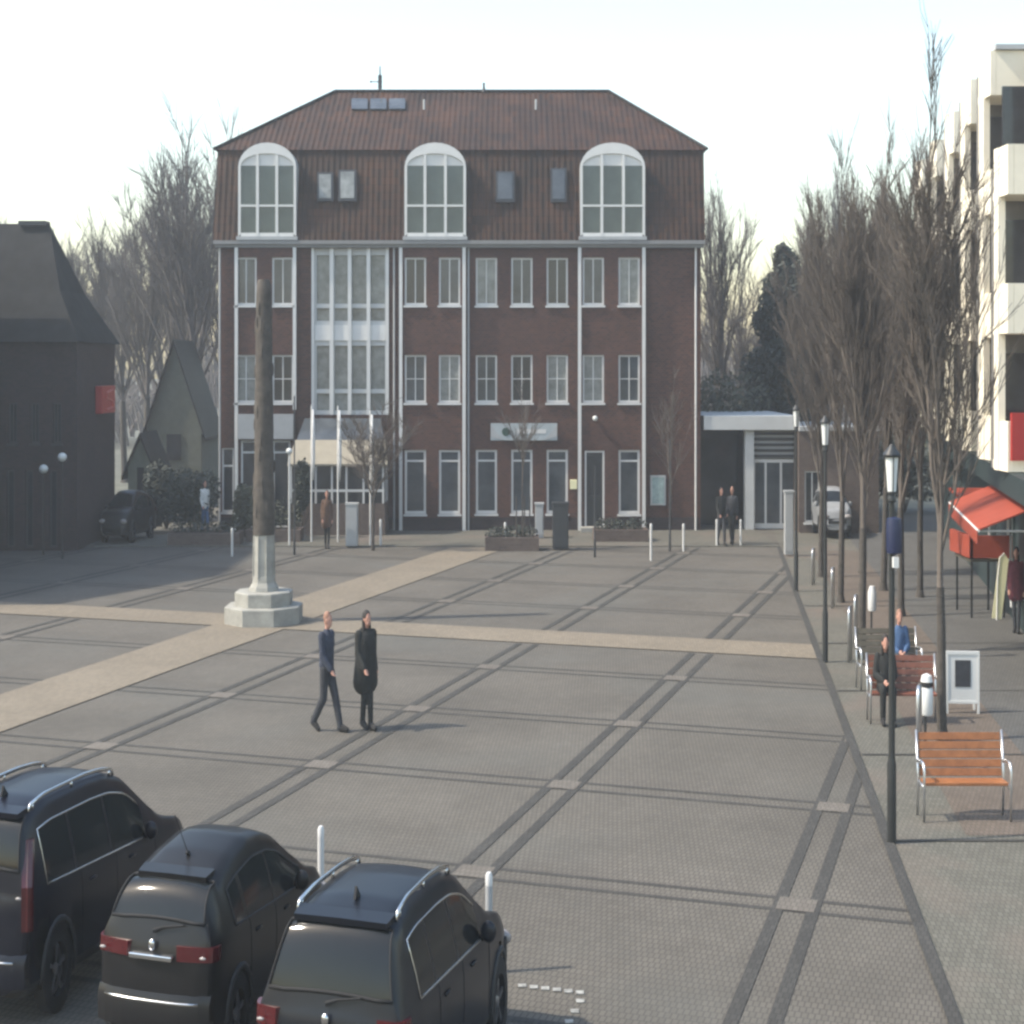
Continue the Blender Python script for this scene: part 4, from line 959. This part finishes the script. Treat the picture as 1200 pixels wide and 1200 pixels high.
    s = MB(); s.path([(x_,y_-.006,.575) for x_, y_ in P1[1:-1]], .012, 6); s.build('bumper_strip', M[spec.get('strip','plastic')], t, k=K, smooth=True)
    s = MB(); s.box(-.26,.26,-.045,-.03,.68 if not spec.get('lowplate') else .42,.79 if not spec.get('lowplate') else .53); pl = s.build('number_plate', M['plate'], t, k=K); 
    s = MB(); s.box(-.33,.33,-.03,.06,B0-.14,B0-.10); s.build('tailgate_handle', M[spec.get('strip','plastic')], t, k=K, bevel=.008)
    s = MB(); s.path([(-.02,.10,B0+.06),(.12,.115,B0+.09),(.42,.14,B0+.115)], [.022,.014,.010], 6); s.build('rear_wiper', M['black'], t, k=K)
    s = MB(); wsp = W-.36; s.add([(-wsp,rs_+.14,H-.045),(wsp,rs_+.14,H-.045),(wsp-.02,rs_-.10,H-.075),(0,rs_-.15,H-.06),(-wsp+.02,rs_-.10,H-.075),(-wsp+.02,rs_-.09,H-.12),(0,rs_-.13,H-.11),(wsp-.02,rs_-.09,H-.12),(-wsp,rs_+.1,H-.1),(wsp,rs_+.1,H-.1)], [(0,1,2,3,4),(4,3,6,5),(3,2,7,6),(8,5,6,7,9),(0,4,5,8),(1,9,7,2)]); s.v = [(a_, b_, c_-RD) for a_, b_, c_ in s.v]; s.build('spoiler', M[pm], t, k=K, smooth='auto')
    if spec.get('antenna') == 'rod': s = MB(); s.ball((0,rs_+.35,H-RD*.8),(.03,.05,.02)); s.tube((0,rs_+.36,H-.01-RD*.8),(-.02,rs_+.02,H+.28),.007,.004,n=5); s.build('antenna', M['black'], t, k=K)
    else: s = MB(); s.prism([(-.0,rs_+.30,H-.02),(-.0,rs_+.48,H-.02),(-.0,rs_+.36,H+.07)], (.03,0,0)); s.build('antenna', M['black'], t, k=K)
    if spec.get('emblem'): s = MB(); s.ball((0,.03,B0-.035),(.055,.03,.045),10,6); s.build('emblem', M['chrome'], t, k=K, smooth=True)
    s = MB(); s.box(-W+.4,W-.4,L-.09,L-.02,.5,.66); s.build('grille', M['black'], t, k=K)
    return t
def rect_rr(sx_, x, y, rz, L, W):   # origin (rear centre) from the rear right corner
    return (x-math.cos(rz)*W/2, y-math.sin(rz)*W/2)
HD = -math.atan2(.300, .954)
KK = K
def place(rr_x, rr_y, W): # true-metre coordinates of the rear right corner -> world location of the rear centre
    return ((rr_x-math.cos(HD)*W/2)*K, (rr_y-math.sin(HD)*W/2)*K, .004)
sp1 = dict(L=5.15, W=1.95, H=1.80, belt=1.10, rear=.46, paint='paint_navy', rails='chrome', trim='chrome', side=[(.62,1.32),(1.42,2.30),(2.38,3.35)], lamps=[('tall',.82,1.52,.13,.10)], strip='chrome', wr=.37, emblem=False)
sp2 = dict(L=4.2, W=1.82, H=1.60, belt=1.02, rear=.66, rdrop=.09, paint='paint_grey', trim='plastic', side=[(.80,1.12),(1.22,1.98),(2.06,3.0)], lamps=[('wrap',.88,.99,.54,.18)], antenna='rod', strip='chrome', bumper='paint_grey', wr=.33, lowplate=True, emblem=True)
sp3 = dict(L=4.7, W=2.0, H=1.68, belt=1.04, rear=.58, paint='paint_black', rails='chrome', trim='chrome', side=[(.72,1.28),(1.36,2.12),(2.20,3.1)], lamps=[('wrap',.90,1.03,.34,.18)], strip='plastic', wr=.36, emblem=True)
car('parked_car', 'large navy estate car with chrome roof rails, leftmost of the three parked cars', place(-7.0,22.2,1.95), HD, sp1, group='dark cars parked in the foreground')
car('parked_car', 'middle anthracite hatchback with rod aerial between the two other parked cars', place(-4.05,20.75,1.82), HD, sp2, group='dark cars parked in the foreground')
car('parked_car', 'dark slate car with chrome roof rails, rightmost of the three parked cars', place(-1.30,18.2,2.0), HD, sp3, group='dark cars parked in the foreground')
sp4 = dict(sp2); sp4['paint'] = 'paint_silver'
x, y = G(984, 632); car('parked_car', 'pale silver car parked beyond the street trees near the brown wing', (x, y+2.3, .004), R(178), sp4)
sp5 = dict(sp2); sp5['paint'] = 'paint_grey'
x, y = G(157, 634); car('parked_car', 'small dark car parked at the corner of the shaded brick house', (x, y+1.2, .004), R(170), sp5)
# ------------------------------------------------------------ bare trees
def fast_tube(V, Fc, pts, rs, n):
    o = len(V); m = len(pts)
    for i in range(m):
        d = (pts[min(i+1,m-1)]-pts[max(i-1,0)]).normalized(); a = Vector((1,.13,.07)).cross(d)
        a = a.normalized() if a.length > .05 else Vector((0,1,0)); b = d.cross(a)
        for k_ in range(n):
            t_ = 2*math.pi*k_/n; V.append(tuple(pts[i]+(a*math.cos(t_)+b*math.sin(t_))*rs[i]))
    for i in range(m-1):
        for k_ in range(n): Fc.append((o+i*n+k_, o+i*n+(k_+1)%n, o+(i+1)*n+(k_+1)%n, o+(i+1)*n+k_))
def tree_mesh(seed, H, trunk_h, rad, r0, nlimb, spread, upr, nsub, ntwig, tw=.008, twl=.55, lean=0, lf=1.0, ls=1.0):
    """returns two part meshes: trunk and crown. upr: how strongly branches turn upward"""
    rr = random.Random(seed); TV, TF, CV, CF = [], [], [], []
    def branch(p, d, L, r, n, V, Fc, segs=5, up=upr, wob=.10, rend=.35):
        pts = [p.copy()]; rs = [r]; q = p.copy(); dd = d.copy()
        for i in range(segs):
            dd = (dd+Vector((rr.gauss(0,wob), rr.gauss(0,wob), rr.gauss(0,wob*.6)+up))).normalized(); q = q+dd*(L/segs); pts.append(q.copy()); rs.append(r*(1-(1-rend)*(i+1)/segs))
        fast_tube(V, Fc, pts, rs, n); return pts, rs
    tp, tr = branch(Vector((0,0,0)), Vector((lean,0,1)), trunk_h, r0, 8, TV, TF, 4, .3, .02, .78)
    # root flare
    fast_tube(TV, TF, [Vector((0,0,-.02)), Vector((0,0,.18))], [r0*1.5, r0*1.02], 8)
    top = tp[-1]; rt = tr[-1]
    # leader
    lead, lr = branch(top, Vector((lean,0,1)), (H-trunk_h)*lf, rt*.8, 5, CV, CF, 8, .25, .05, .12)
    def sub(pts, rs, level, spreadf):
        n_ = len(pts)-1; cnt = nsub if level == 1 else ntwig
        for k_ in range(cnt):
            f = rr.uniform(.12, 1.0)*n_; i = min(int(f), n_-1); p = pts[i].lerp(pts[i+1], f-i); r = rs[i]
            d = (pts[i+1]-pts[i]).normalized(); a = Vector((rr.gauss(0,1), rr.gauss(0,1), rr.gauss(0,.3))).normalized()
            if level == 1:
                L = (H-trunk_h)*rr.uniform(.12,.26)*(1.15-.5*f/n_); dd = (d*1.0+a*spreadf).normalized()
                pp, r2 = branch(p, dd, L, max(r*.42, tw*1.4), 4, CV, CF, 4, upr, .16, .4); sub(pp, r2, 2, spreadf)
            else:
                L = twl*rr.uniform(.5,1.2); dd = (d+a*spreadf*1.1).normalized()
                branch(p, dd, L, tw, 3, CV, CF, 2, upr*.9, .12, .5)
    sub(lead, lr, 1, spread)
    for k_ in range(nlimb):
        a = 2*math.pi*k_/nlimb+rr.uniform(-.4,.4); f = rr.uniform(-.12, .45)
        if f < 0: p = tp[-1].lerp(tp[-2], -f*3)
        else: ii = f*8*.7; i = int(ii); p = lead[i].lerp(lead[i+1], ii-i)
        out = Vector((math.cos(a), math.sin(a), 0)); s0 = spread*ls*rr.uniform(.8,1.2)
        d = (out*s0+Vector((0,0,1))).normalized(); L = (H-p.z)*rr.uniform(.62,.95)*(1 if upr > .1 else .8)
        pts, rs = branch(p, d, L, rt*rr.uniform(.38,.6), 5, CV, CF, 7, upr, .09, .15)
        sub(pts, rs, 1, spread)
    for me_, (V, Fc, m) in {'trunk': (TV, TF, 'bark'), 'crown': (CV, CF, 'twig')}.items(): pass
    out = []
    for nm, V, Fc in (('trunk',TV,TF),('crown',CV,CF)):
        me = bpy.data.meshes.new(nm); me.from_pydata(V, [], Fc); out.append(me)
        me.polygons.foreach_set('use_smooth', [True]*len(me.polygons))
    return out
def plant(meshes, label, loc, rz=0, sc_=(1,1,1), group=None, mats=('bark','twig'), name='bare_tree', cat='tree'):
    t = thing(name, label, cat, loc, rz, group); t.scale = sc_
    for me, nm, m in zip(meshes, ('trunk','crown'), mats):
        if not me.materials: me.materials.append(M[m])
        o = bpy.data.objects.new(nm, me); COL.objects.link(o); o.parent = t
    return t
stA = [tree_mesh(11, 9.9, 2.35, 1, .085, 12, .22, .085, 19, 12, .0062, .5, ls=.75), tree_mesh(23, 9.6, 2.4, 1, .085, 12, .20, .09, 20, 13, .0068, .5, ls=.75), tree_mesh(37, 10.0, 2.3, 1, .08, 12, .19, .10, 20, 13, .0068, .5, ls=.75)]
spots = [(1104,868,0,'nearest bare street tree with upright crown, rising behind the nearest bench',.95),
 (1010,768,1,'second bare street tree, its trunk behind the grey brown bench',1.0),
 (1056,722,2,'bare street tree standing right of the row, behind the nearest lamp post',1.03),
 (985,706,0,'third bare street tree of the row, behind the middle lamp post',1.0),
 (1035,692,1,'bare street tree deep in the right hand line, beyond the blue sign',1.05),
 (962,676,2,'fourth bare street tree of the row, near the farthest lamp post',1.0),
 (1078,700,0,'bare street tree closest to the shop stall',.98),
 (1010,672,1,'bare street tree beyond the silver car, in the middle of the far group',1.05)]
for px_, py_, k_, lb_, sz in spots:
    x, y = G(px_, py_); plant(stA[k_], lb_, (x, y, 0), px_*1.7+(2.6 if px_ == 1104 else 0), (sz*.95, sz*.95, sz), 'street trees on the promenade')
bgA = [tree_mesh(5, 15.5, 4.2, 1, .20, 14, .42, .045, 13, 10, .013, 1.1, lf=.85), tree_mesh(6, 14.5, 3.6, 1, .18, 14, .36, .06, 13, 10, .013, 1.1, lf=.85), tree_mesh(8, 16, 4.5, 1, .2, 14, .34, .06, 13, 10, .013, 1.1, lf=.85)]
bg = [ # px, top py, Y, mesh, width, label
 (232,128,64,2,.95,'tallest bare tree behind the left corner of the brick building'),
 (262,140,70,0,.7,'bare tree just beside the left roof edge of the brick building'),
 (205,190,67,1,.85,'bare tree left of the tallest one, over the pointed gable house'),
 (172,215,70,2,.8,'bare tree above the pale outbuilding'),
 (146,235,74,0,.8,'bare tree right of the shaded brick house, second from its roof'),
 (116,262,78,1,.8,'bare tree rising over the slope of the shaded roof'),
 (88,268,84,2,.8,'low topped bare tree behind the shaded roof near its ridge end'),
 (190,250,82,0,.9,'distant bare tree filling the gap behind the gable house'),
 (225,235,88,1,.9,'distant bare tree behind the tallest tree at the left'),
 (130,290,92,2,.9,'distant bare tree low behind the shaded brick house'),
 (840,205,62,1,.62,'bare tree at the right edge of the brick building'),
 (862,300,68,0,.7,'low bare tree between the brick building and the evergreen'),
 (950,222,66,2,.42,'slim bare tree right of the dark evergreen'),
 (975,205,72,0,.5,'bare tree behind the street tree row, left of centre'),
 (1000,172,64,2,.48,'tall slim bare tree topping the right hand group'),
 (1032,200,70,1,.55,'bare tree right of the tall slim one behind the row'),
 (1065,175,66,0,.5,'bare tree close to the left edge of the white block'),
 (900,340,80,1,.8,'distant bare tree low behind the evergreen'),
 (935,330,86,2,.8,'distant bare tree behind the glazed pavilion'),
 (0,240,66,1,.35,'narrow bare tree top over the left end of the shaded roof')]
for px_, pt, y, k_, w, lb_ in bg:
    H0 = (15.5,14.5,16)[k_]; z = PZ(pt, y)/H0*1.06
    plant(bgA[k_], lb_, (PX(px_,y), y, 0), px_*.9, (w, w, z), 'bare trees behind the houses', ('bark','twig_far'))
ym_ = tree_mesh(77, 4.6, 1.4, 1, .045, 12, .62, .035, 10, 8, .007, .4, lf=.85)
x, y = G(437, 645); plant(ym_, 'small bare tree with spreading limbs in front of the conservatory', (x, y, 0), 1, (1.0,1.0,1.08))
x, y = G(613, 645); plant(tree_mesh(79, 4.9, 1.9, 1, .028, 6, .3, .07, 7, 6, .006, .35), 'young slim bare tree with stakes before the banner', (x, y, 0), 2)
x, y = G(613, 645); t = thing('tree_stakes', 'three dark stakes round the young slim tree', 'tree guard', (x, y, 0)); s = MB()
for a, b in ((-.2,0),(.2,.05),(.05,.25)): s.tube((a,b,0),(a,b,1.6),.02,n=6)
s.build('stake_frame', M['bark'], t)
x, y = G(785, 640); plant(tree_mesh(83, 5.2, 1.9, 1, .03, 6, .3, .07, 7, 6, .006, .35), 'young bare tree by the plain right end of the brick facade', (x, y, 0), 4)
# evergreen and shrubs
def bush(name, label, cat, loc, blobs, size, n, m, seed, trunk=None, group=None):
    t = thing(name, label, cat, loc, 0, group)
    s = MB()
    for i, (c, r_) in enumerate(blobs): leaves(n, r_, c, size, seed+i, s, shell=.75)
    s.build('crown', M[m], t)
    s = MB()
    if trunk: s.tube((0,0,0),(0,0,trunk[1]),trunk[0],trunk[0]*.4)
    else:
        for a in range(5): s.tube((0,0,0),(.3*math.cos(a*1.26),.3*math.sin(a*1.26),.9),.03,.015,n=5)
    s.build('trunk' if trunk else 'stems', M['bark'], t); return t
yE = 60; rr = random.Random(9); bl = []
for i in range(26):
    z = 1.2+i*.335; w = 1.55*(1-max(0,(z-5))/5.6)**.7 if z > 5 else 1.5
    a = rr.random()*6.28; bl.append(((.45*w*math.cos(a), .45*w*math.sin(a), z), (w*.75, w*.75, .75)))
bush('evergreen_tree', 'dark dense evergreen tree with rounded top right of the brick building', 'tree', (PX(920,yE), yE, 0), bl, .13, 900, 'leaf_d', 50, (.16, 8.5))
for i, (px_, yy, zt, w, m, lb_) in enumerate(((840,58,5.6,2.0,'leaf_m','olive green bush mass behind the pavilion at the brick corner'),(885,62,5.0,1.6,'leaf_m','lower olive bush behind the pavilion roof under the evergreen'),(195,52,2.6,.9,'leaf_d','dark evergreen shrub in front of the pointed gable house'),(226,50.5,2.4,.9,'leaf_d','dark evergreen shrub nearest the left corner of the brick building'),(288,49.5,1.9,.5,'leaf_m','yellow green shrub left of the memorial column'),(352,49.2,2.6,.3,'leaf_d','slim dark conifer at the left corner of the conservatory'),(172,51,1.6,.6,'leaf_d','low dark shrub beside the parked dark car at the left'),(1000,58,3.6,2.2,'leaf_m','dull green hedge mass behind the street trees'),(1060,58,3.4,2.2,'leaf_m','dull green hedge mass behind the shop stall'))):
    rr = random.Random(100+i); bl = [((rr.uniform(-.5,.5)*w, rr.uniform(-.3,.3)*w, zt*rr.uniform(.35,.72)), (w*.55, w*.5, zt*.28)) for _ in range(9)]
    bush('shrub', lb_, 'shrub', (PX(px_,yy), yy, 0), bl, .07 if zt < 3 else .12, 420, m, 200+i*10)
# far wood strip: one soft mass beyond everything, with twig-like irregular top
rr = random.Random(66); V, Fc = [], []
for i in range(5200):
    x = rr.uniform(-75, 75); y = rr.uniform(104, 122); h = (3.6 if x < 0 else 7.0)+2.5*math.sin(x*.21)+1.5*math.sin(x*.57+1)+rr.random()*2.5
    z0_ = h*rr.uniform(0,.5); fast_tube(V, Fc, [Vector((x,y,z0_)), Vector((x+rr.gauss(0,.5),y,(z0_+h)/2)), Vector((x+rr.gauss(0,.8),y,h))], [.09,.05,.02], 3)
me = bpy.data.meshes.new('distant_wood'); me.from_pydata(V, [], Fc); me.materials.append(M['twig_far']); o = bpy.data.objects.new('distant_wood', me); COL.objects.link(o); o['kind'] = 'stuff'
o['label'] = 'far bare wood'

# ------------------------------------------------------------ people (metres, facing -y, squeezed in plan by K)
FAT = 1.1
def blob(parts, name, m, parent, voxel=.016, smooth=3):
    """parts: capsule chains [(p0,r0),(p1,r1)...] or ('e',c,(rx,ry,rz)); fused into one continuous surface"""
    s = MB()
    for P in parts:
        if P[0] == 'e': s.ball(P[1], P[2], 14, 10)
        else:
            for (a, ra), (b, rb) in zip(P, P[1:]):
                s.tube(a, b, ra, rb, 12)
            for (a, ra) in P: s.ball(a, ra, 12, 8)
    me = bpy.data.meshes.new('tmp'); me.from_pydata(s.v, [], s.f); o = bpy.data.objects.new('tmp', me); COL.objects.link(o)
    md = o.modifiers.new('r', 'REMESH'); md.mode = 'VOXEL'; md.voxel_size = voxel; md.use_smooth_shade = True
    m2 = o.modifiers.new('s', 'SMOOTH'); m2.factor = .5; m2.iterations = smooth
    dg = bpy.context.evaluated_depsgraph_get(); ev = o.evaluated_get(dg); nm = bpy.data.meshes.new_from_object(ev)
    bpy.data.objects.remove(o); nm.transform(Matrix.Diagonal((K*FAT, K*FAT, 1, 1))); nm.name = name
    nm.materials.clear(); nm.materials.append(M[m]); nm.polygons.foreach_set('use_smooth', [True]*len(nm.polygons))
    q = bpy.data.objects.new(name, nm); COL.objects.link(q); q.parent = parent; return q
def person(label, loc, rz, J, top, legs, hair, shoes='black', coat=None, vox=.016, face=True, hairstyle='short', extra=None, group=None, name='person', fat=1.1):
    global FAT; FAT = fat
    """J: joints  head, neck, chest, pelvis, sh_l/r, el, wr, hip, kn, an, toe"""
    t = thing(name, label, 'person', loc, rz, group)
    h = Vector(J['head']); nk = Vector(J['neck']); ch = Vector(J['chest']); pv_ = Vector(J['pelvis'])
    v = lambda a: tuple(a)
    hd = [('e', v(h), (.075,.095,.115)), ('e', v(h+Vector((0,-.035,-.06))), (.055,.06,.06)), ('e', v(h+Vector((0,-.098,-.015))), (.014,.02,.024)), ('e', v(h+Vector((0,-.088,-.062))), (.026,.012,.012))]
    for s_ in (-1,1): hd += [('e', v(h+Vector((s_*.078,.0,-.01))), (.014,.022,.032)), ('e', v(h+Vector((s_*.03,-.082,.018))), (.017,.012,.009))]
    body = hd+[[(v(nk),.052),(v(h+Vector((0,.01,-.07))),.05)], [(v(nk),.06),(v(ch),.13)], [(v(ch),.13),(v(pv_),.125)]]
    for s_ in ('l','r'):
        body += [[(J['sh_'+s_],.05),(J['el_'+s_],.038),(J['wr_'+s_],.027)]]
        w = Vector(J['wr_'+s_]); d = (w-Vector(J['el_'+s_])).normalized(); sd = d.cross(Vector((0,1,0))); sd = sd.normalized() if sd.length > .1 else Vector((1,0,0)); nn = d.cross(sd)
        body += [[(v(w),.026),(v(w+d*.05),.034),(v(w+d*.085),.032)]]
        for q in range(4):
            b0 = w+d*.085+sd*(.027-.018*q); L_ = (.062,.075,.070,.055)[q]; body += [[(v(b0),.011),(v(b0+d*L_*.55),.010),(v(b0+d*L_*.9+nn*.022),.009)]]
        body += [[(v(w+d*.02+sd*.026),.014),(v(w+d*.055+sd*.052),.012),(v(w+d*.085+sd*.055),.010)]]
        body += [[(J['hip_'+s_],.085),(J['kn_'+s_],.055),(J['an_'+s_],.038)]]
        body += [[(J['an_'+s_],.038),(J['toe_'+s_],.03)]]
    blob(body, 'body', 'skin', t, min(vox,.0145), 1)
    tp = [[(v(nk-Vector((0,0,.03))),.085),(v(ch),.17),(v(ch.lerp(pv_,.5)),.165),(v(pv_),.17)], [(J['sh_l'],.07),(v(ch),.12),(J['sh_r'],.07)], ('e', v(ch+Vector((0,0,.02))), (.22,.155,.18)), ('e', v(pv_+Vector((0,0,.03))), (.20,.155,.14))]
    for s_ in ('l','r'): tp += [[(J['sh_'+s_],.085),(J['el_'+s_],.072),(v(Vector(J['wr_'+s_]).lerp(Vector(J['el_'+s_]),.02)),.056)]]
    if coat:
        for sx_ in (-.05,.05): tp += [[(v(ch+Vector((sx_,0,0))),.165),(v(pv_+Vector((sx_*1.3,0,0))),.185),(v(pv_+Vector(coat)*.8+Vector((sx_*1.7,0,0))),.195)]]
    if extra: tp += extra
    blob(tp, 'coat' if coat else 'jacket', top, t, vox, 3)
    lg = [('e', v(pv_+Vector((0,0,-.05))), (.17,.13,.12))]
    for s_ in ('l','r'): lf_ = .8 if coat else 1; lg += [[(J['hip_'+s_],.11*lf_),(J['kn_'+s_],.085*lf_),(v(Vector(J['an_'+s_])+Vector((0,0,-.01))),.068*lf_)]]
    blob(lg, 'trousers', legs, t, vox, 2)
    pass
    for s_ in ('l','r'):
        a = Vector(J['an_'+s_]); tt = Vector(J['toe_'+s_]); hl_ = a+(a-tt)*.25; hl_.z = min(a.z-.03, hl_.z) if abs(a.z-tt.z) < .12 else hl_.z
        blob([[(v(a+Vector((0,0,.03))),.058),(v(a+Vector((0,0,-.03))),.056),(v(tt),.046)], [(v(hl_),.044),(v(tt),.046)], [(v(a),.055),(v(tt+(tt-a)*.08),.044)]], 'shoe', shoes, t, vox, 1)
    if hairstyle == 'short': hr = [('e', v(h+Vector((0,.018,.035))), (.083,.095,.098))]
    elif hairstyle == 'long': hr = [('e', v(h+Vector((0,.022,.03))), (.09,.10,.105)), [(v(h+Vector((0,.06,-.05))),.075),(v(h+Vector((0,.08,-.22))),.06)], [(v(h+Vector((.07,.02,-.02))),.03),(v(h+Vector((.08,.0,-.17))),.03)], [(v(h+Vector((-.07,.02,-.02))),.03),(v(h+Vector((-.08,.0,-.17))),.03)]]
    else: hr = [('e', v(h+Vector((0,.012,.055))), (.085,.10,.085))]
    blob(hr, 'hat' if hairstyle == 'hat' else 'hair', hair, t, vox, 1)
    return t
def walk(st=.30, arm=.22):
    return dict(head=(0,-.03,1.66), neck=(0,0,1.49), chest=(0,0,1.30), pelvis=(0,.01,.98),
      sh_l=(.18,.01,1.42), sh_r=(-.18,.01,1.42), el_l=(.225,.10,1.14), el_r=(-.225,-.04,1.14), wr_l=(.22,.02+arm*.2,.90), wr_r=(-.20,-.24,.95),
      hip_l=(.09,0,.93), hip_r=(-.09,0,.93), kn_l=(.09,-.17,.51), kn_r=(-.09,.03,.50), an_l=(.08,-st,.085), an_r=(-.08,st,.15), toe_l=(.09,-st-.17,.04), toe_r=(-.09,st-.14,.035))
def stand(): 
    return dict(head=(0,-.02,1.64), neck=(0,0,1.47), chest=(0,0,1.28), pelvis=(0,.01,.97),
      sh_l=(.18,.01,1.40), sh_r=(-.18,.01,1.40), el_l=(.235,.03,1.12), el_r=(-.24,.03,1.12), wr_l=(.24,-.06,.88), wr_r=(-.22,-.10,.90),
      hip_l=(.09,0,.92), hip_r=(-.09,0,.92), kn_l=(.09,-.06,.50), kn_r=(-.07,.02,.50), an_l=(.07,-.10,.08), an_r=(-.06,.08,.09), toe_l=(.09,-.27,.04), toe_r=(-.06,-.08,.035))
def seated():
    return dict(head=(0,-.12,1.22), neck=(0,-.06,1.05), chest=(0,-.04,.86), pelvis=(0,-.02,.56),
      sh_l=(.18,-.05,.98), sh_r=(-.18,-.05,.98), el_l=(.24,-.10,.72), el_r=(-.24,-.10,.72), wr_l=(.10,-.30,.64), wr_r=(-.08,-.30,.64),
      hip_l=(.10,-.06,.54), hip_r=(-.10,-.06,.54), kn_l=(.12,-.50,.53), kn_r=(-.12,-.48,.53), an_l=(.12,-.52,.09), an_r=(-.12,-.46,.09), toe_l=(.13,-.69,.04), toe_r=(-.13,-.63,.04))
x, y = G(383, 857); Jm = walk(.31)
person('walking person in a navy jacket and dark trousers with short fair hair', (x, y, .006), R(62), Jm, 'cloth_navy', 'cloth_grey', 'hairfair', vox=.013, fat=1.18)
x, y = G(429, 855); Jw = walk(.10)
Jw.update(el_l=(.26,.12,1.12), wr_l=(.34,.16,.86), kn_l=(.05,-.08,.50), kn_r=(-.05,.0,.5), an_l=(.05,-.10,.08), an_r=(-.04,.08,.12), toe_l=(.05,-.27,.04), toe_r=(-.04,-.07,.035))
person('walking person in a long black parka with long dark hair', (x, y, .006), R(38), Jw, 'cloth_black', 'cloth_black', 'hairdark', coat=(0,.02,-.33), vox=.013, fat=1.25, hairstyle='long', extra=[('e', (0,.09,1.44), (.13,.09,.09))])
# seated people on the two farther benches
x, y = G(1057, 845); person('seated person dressed in black on the left end of the reddish bench', (x-.27, y, 0.0), R(-3), seated(), 'cloth_black', 'cloth_black', 'hairdark', vox=.018, hairstyle='long')
x, y = G(1040, 806); person('seated person in a blue jacket on the grey brown bench', (x+.18, y, 0.0), R(3), seated(), 'cloth_blue', 'cloth_grey', 'hairfair', vox=.018)
x, y = G(1191, 742); person('standing person in dark red coat holding a pale bag beside the yellow flag', (x, y, .01), R(-25), stand(), 'cloth_red', 'cloth_grey', 'hairdark', coat=(0,.02,-.2), vox=.02, hairstyle='long')
x, y = G(1193, 738); t = thing('shopping_bag', 'pale shopping bag hanging from the hand of the person in dark red', 'bag', (x-.10, y-.12, .48)); s = MB(); s.prism([(-.09,-.03,0),(.09,-.03,0),(.10,-.03,.30),(-.10,-.03,.30)], (0,.07,0)); s.build('bag_body', M['cloth_white'], t, bevel=.01)
s = MB(); s.path([(-.05,0,.30),(-.04,0,.40),(.04,0,.40),(.05,0,.30)], .008, 5); s.build('handle', M['cloth_white'], t)
far = [(845,640,'dark clothed person walking, left one of the pair before the pavilion','cloth_black','cloth_grey','hairdark',R(20)),(858,639,'grey clothed person walking, right one of the pair before the pavilion','cloth_grey','cloth_black','hairfair',R(-20)),(383,643,'person in a brown coat standing before the conservatory','cloth_brown','cloth_black','hairdark',R(10)),(240,628,'person in a white jacket near the left corner of the brick building','cloth_white','cloth_blue','hairdark',R(30)),(1186,716,'person in a pale jacket under the red awning','cloth_white','cloth_grey','hairdark',R(-40))]
for px_, py_, lb_, a, b, c, rz in far:
    x, y = G(px_, py_); person(lb_, (x, y, .03 if y > 47 else .01), rz, stand() if px_ in (383,1186) else walk(.22), a, b, c, vox=.028, coat=(0,.02,-.25) if px_ == 383 else None)

# ------------------------------------------------------------ light, air, camera
AZ = R(10.5); EL = R(50)
sd = Vector((math.cos(AZ)*math.cos(EL), math.sin(AZ)*math.cos(EL), -math.sin(EL)))
L = bpy.data.lights.new('sun', 'SUN'); L.energy = SUN_E; L.angle = R(1.5); L.color = (1.0, .90, .76)
lo = bpy.data.objects.new('sun', L); COL.objects.link(lo); lo.rotation_euler = sd.to_track_quat('-Z', 'Y').to_euler(); lo.location = (-40, -10, 60)
w = bpy.data.worlds.new('World'); sc.world = w; w.use_nodes = True; t = w.node_tree; bgn = t.nodes['Background']
sk = t.nodes.new('ShaderNodeTexSky'); sk.sky_type = 'NISHITA'; sk.sun_disc = False; sk.sun_elevation = EL
src = -sd; sk.sun_rotation = math.atan2(src.x, src.y)
sk.air_density = 1.5; sk.dust_density = 1.8; sk.ozone_density = .3
t.links.new(sk.outputs[0], bgn.inputs[0]); bgn.inputs[1].default_value = SKY_S
# haze
hz = MB(); hz.box(-110, 110, -8, 128, -1.0, 21.0); ho = hz.build('haze', bpy.data.materials.new('haze_air')); ho['kind'] = 'stuff'; ho['label'] = 'thin daylight haze'
hm = ho.data.materials[0]; hm.use_nodes = True; ht = hm.node_tree; ht.nodes.clear()
oo = ht.nodes.new('ShaderNodeOutputMaterial'); pvn = ht.nodes.new('ShaderNodeVolumePrincipled'); pvn.inputs['Color'].default_value = (.86,.92,.97,1); pvn.inputs['Density'].default_value = HAZE; pvn.inputs['Anisotropy'].default_value = .2
ht.links.new(pvn.outputs[0], oo.inputs['Volume'])
cam = bpy.data.cameras.new('camera'); co = bpy.data.objects.new('camera', cam); COL.objects.link(co); sc.camera = co
co.location = (0, 0, CAMH); co.rotation_euler = (R(90), 0, 0); cam.sensor_width = 36; cam.lens = F/1200*36; cam.shift_y = -(600-HZ)/1200; cam.clip_end = 3000; cam.clip_start = .1
sc.view_settings.view_transform = 'Standard'; sc.view_settings.look = 'None'; sc.view_settings.gamma = 1; sc.view_settings.exposure = EXPO
sc.cycles.volume_bounces = 0; sc.cycles.max_bounces = 6; sc.cycles.transparent_max_bounces = 8
sc.cycles.pixel_filter_type = 'GAUSSIAN'; sc.cycles.filter_width = FW
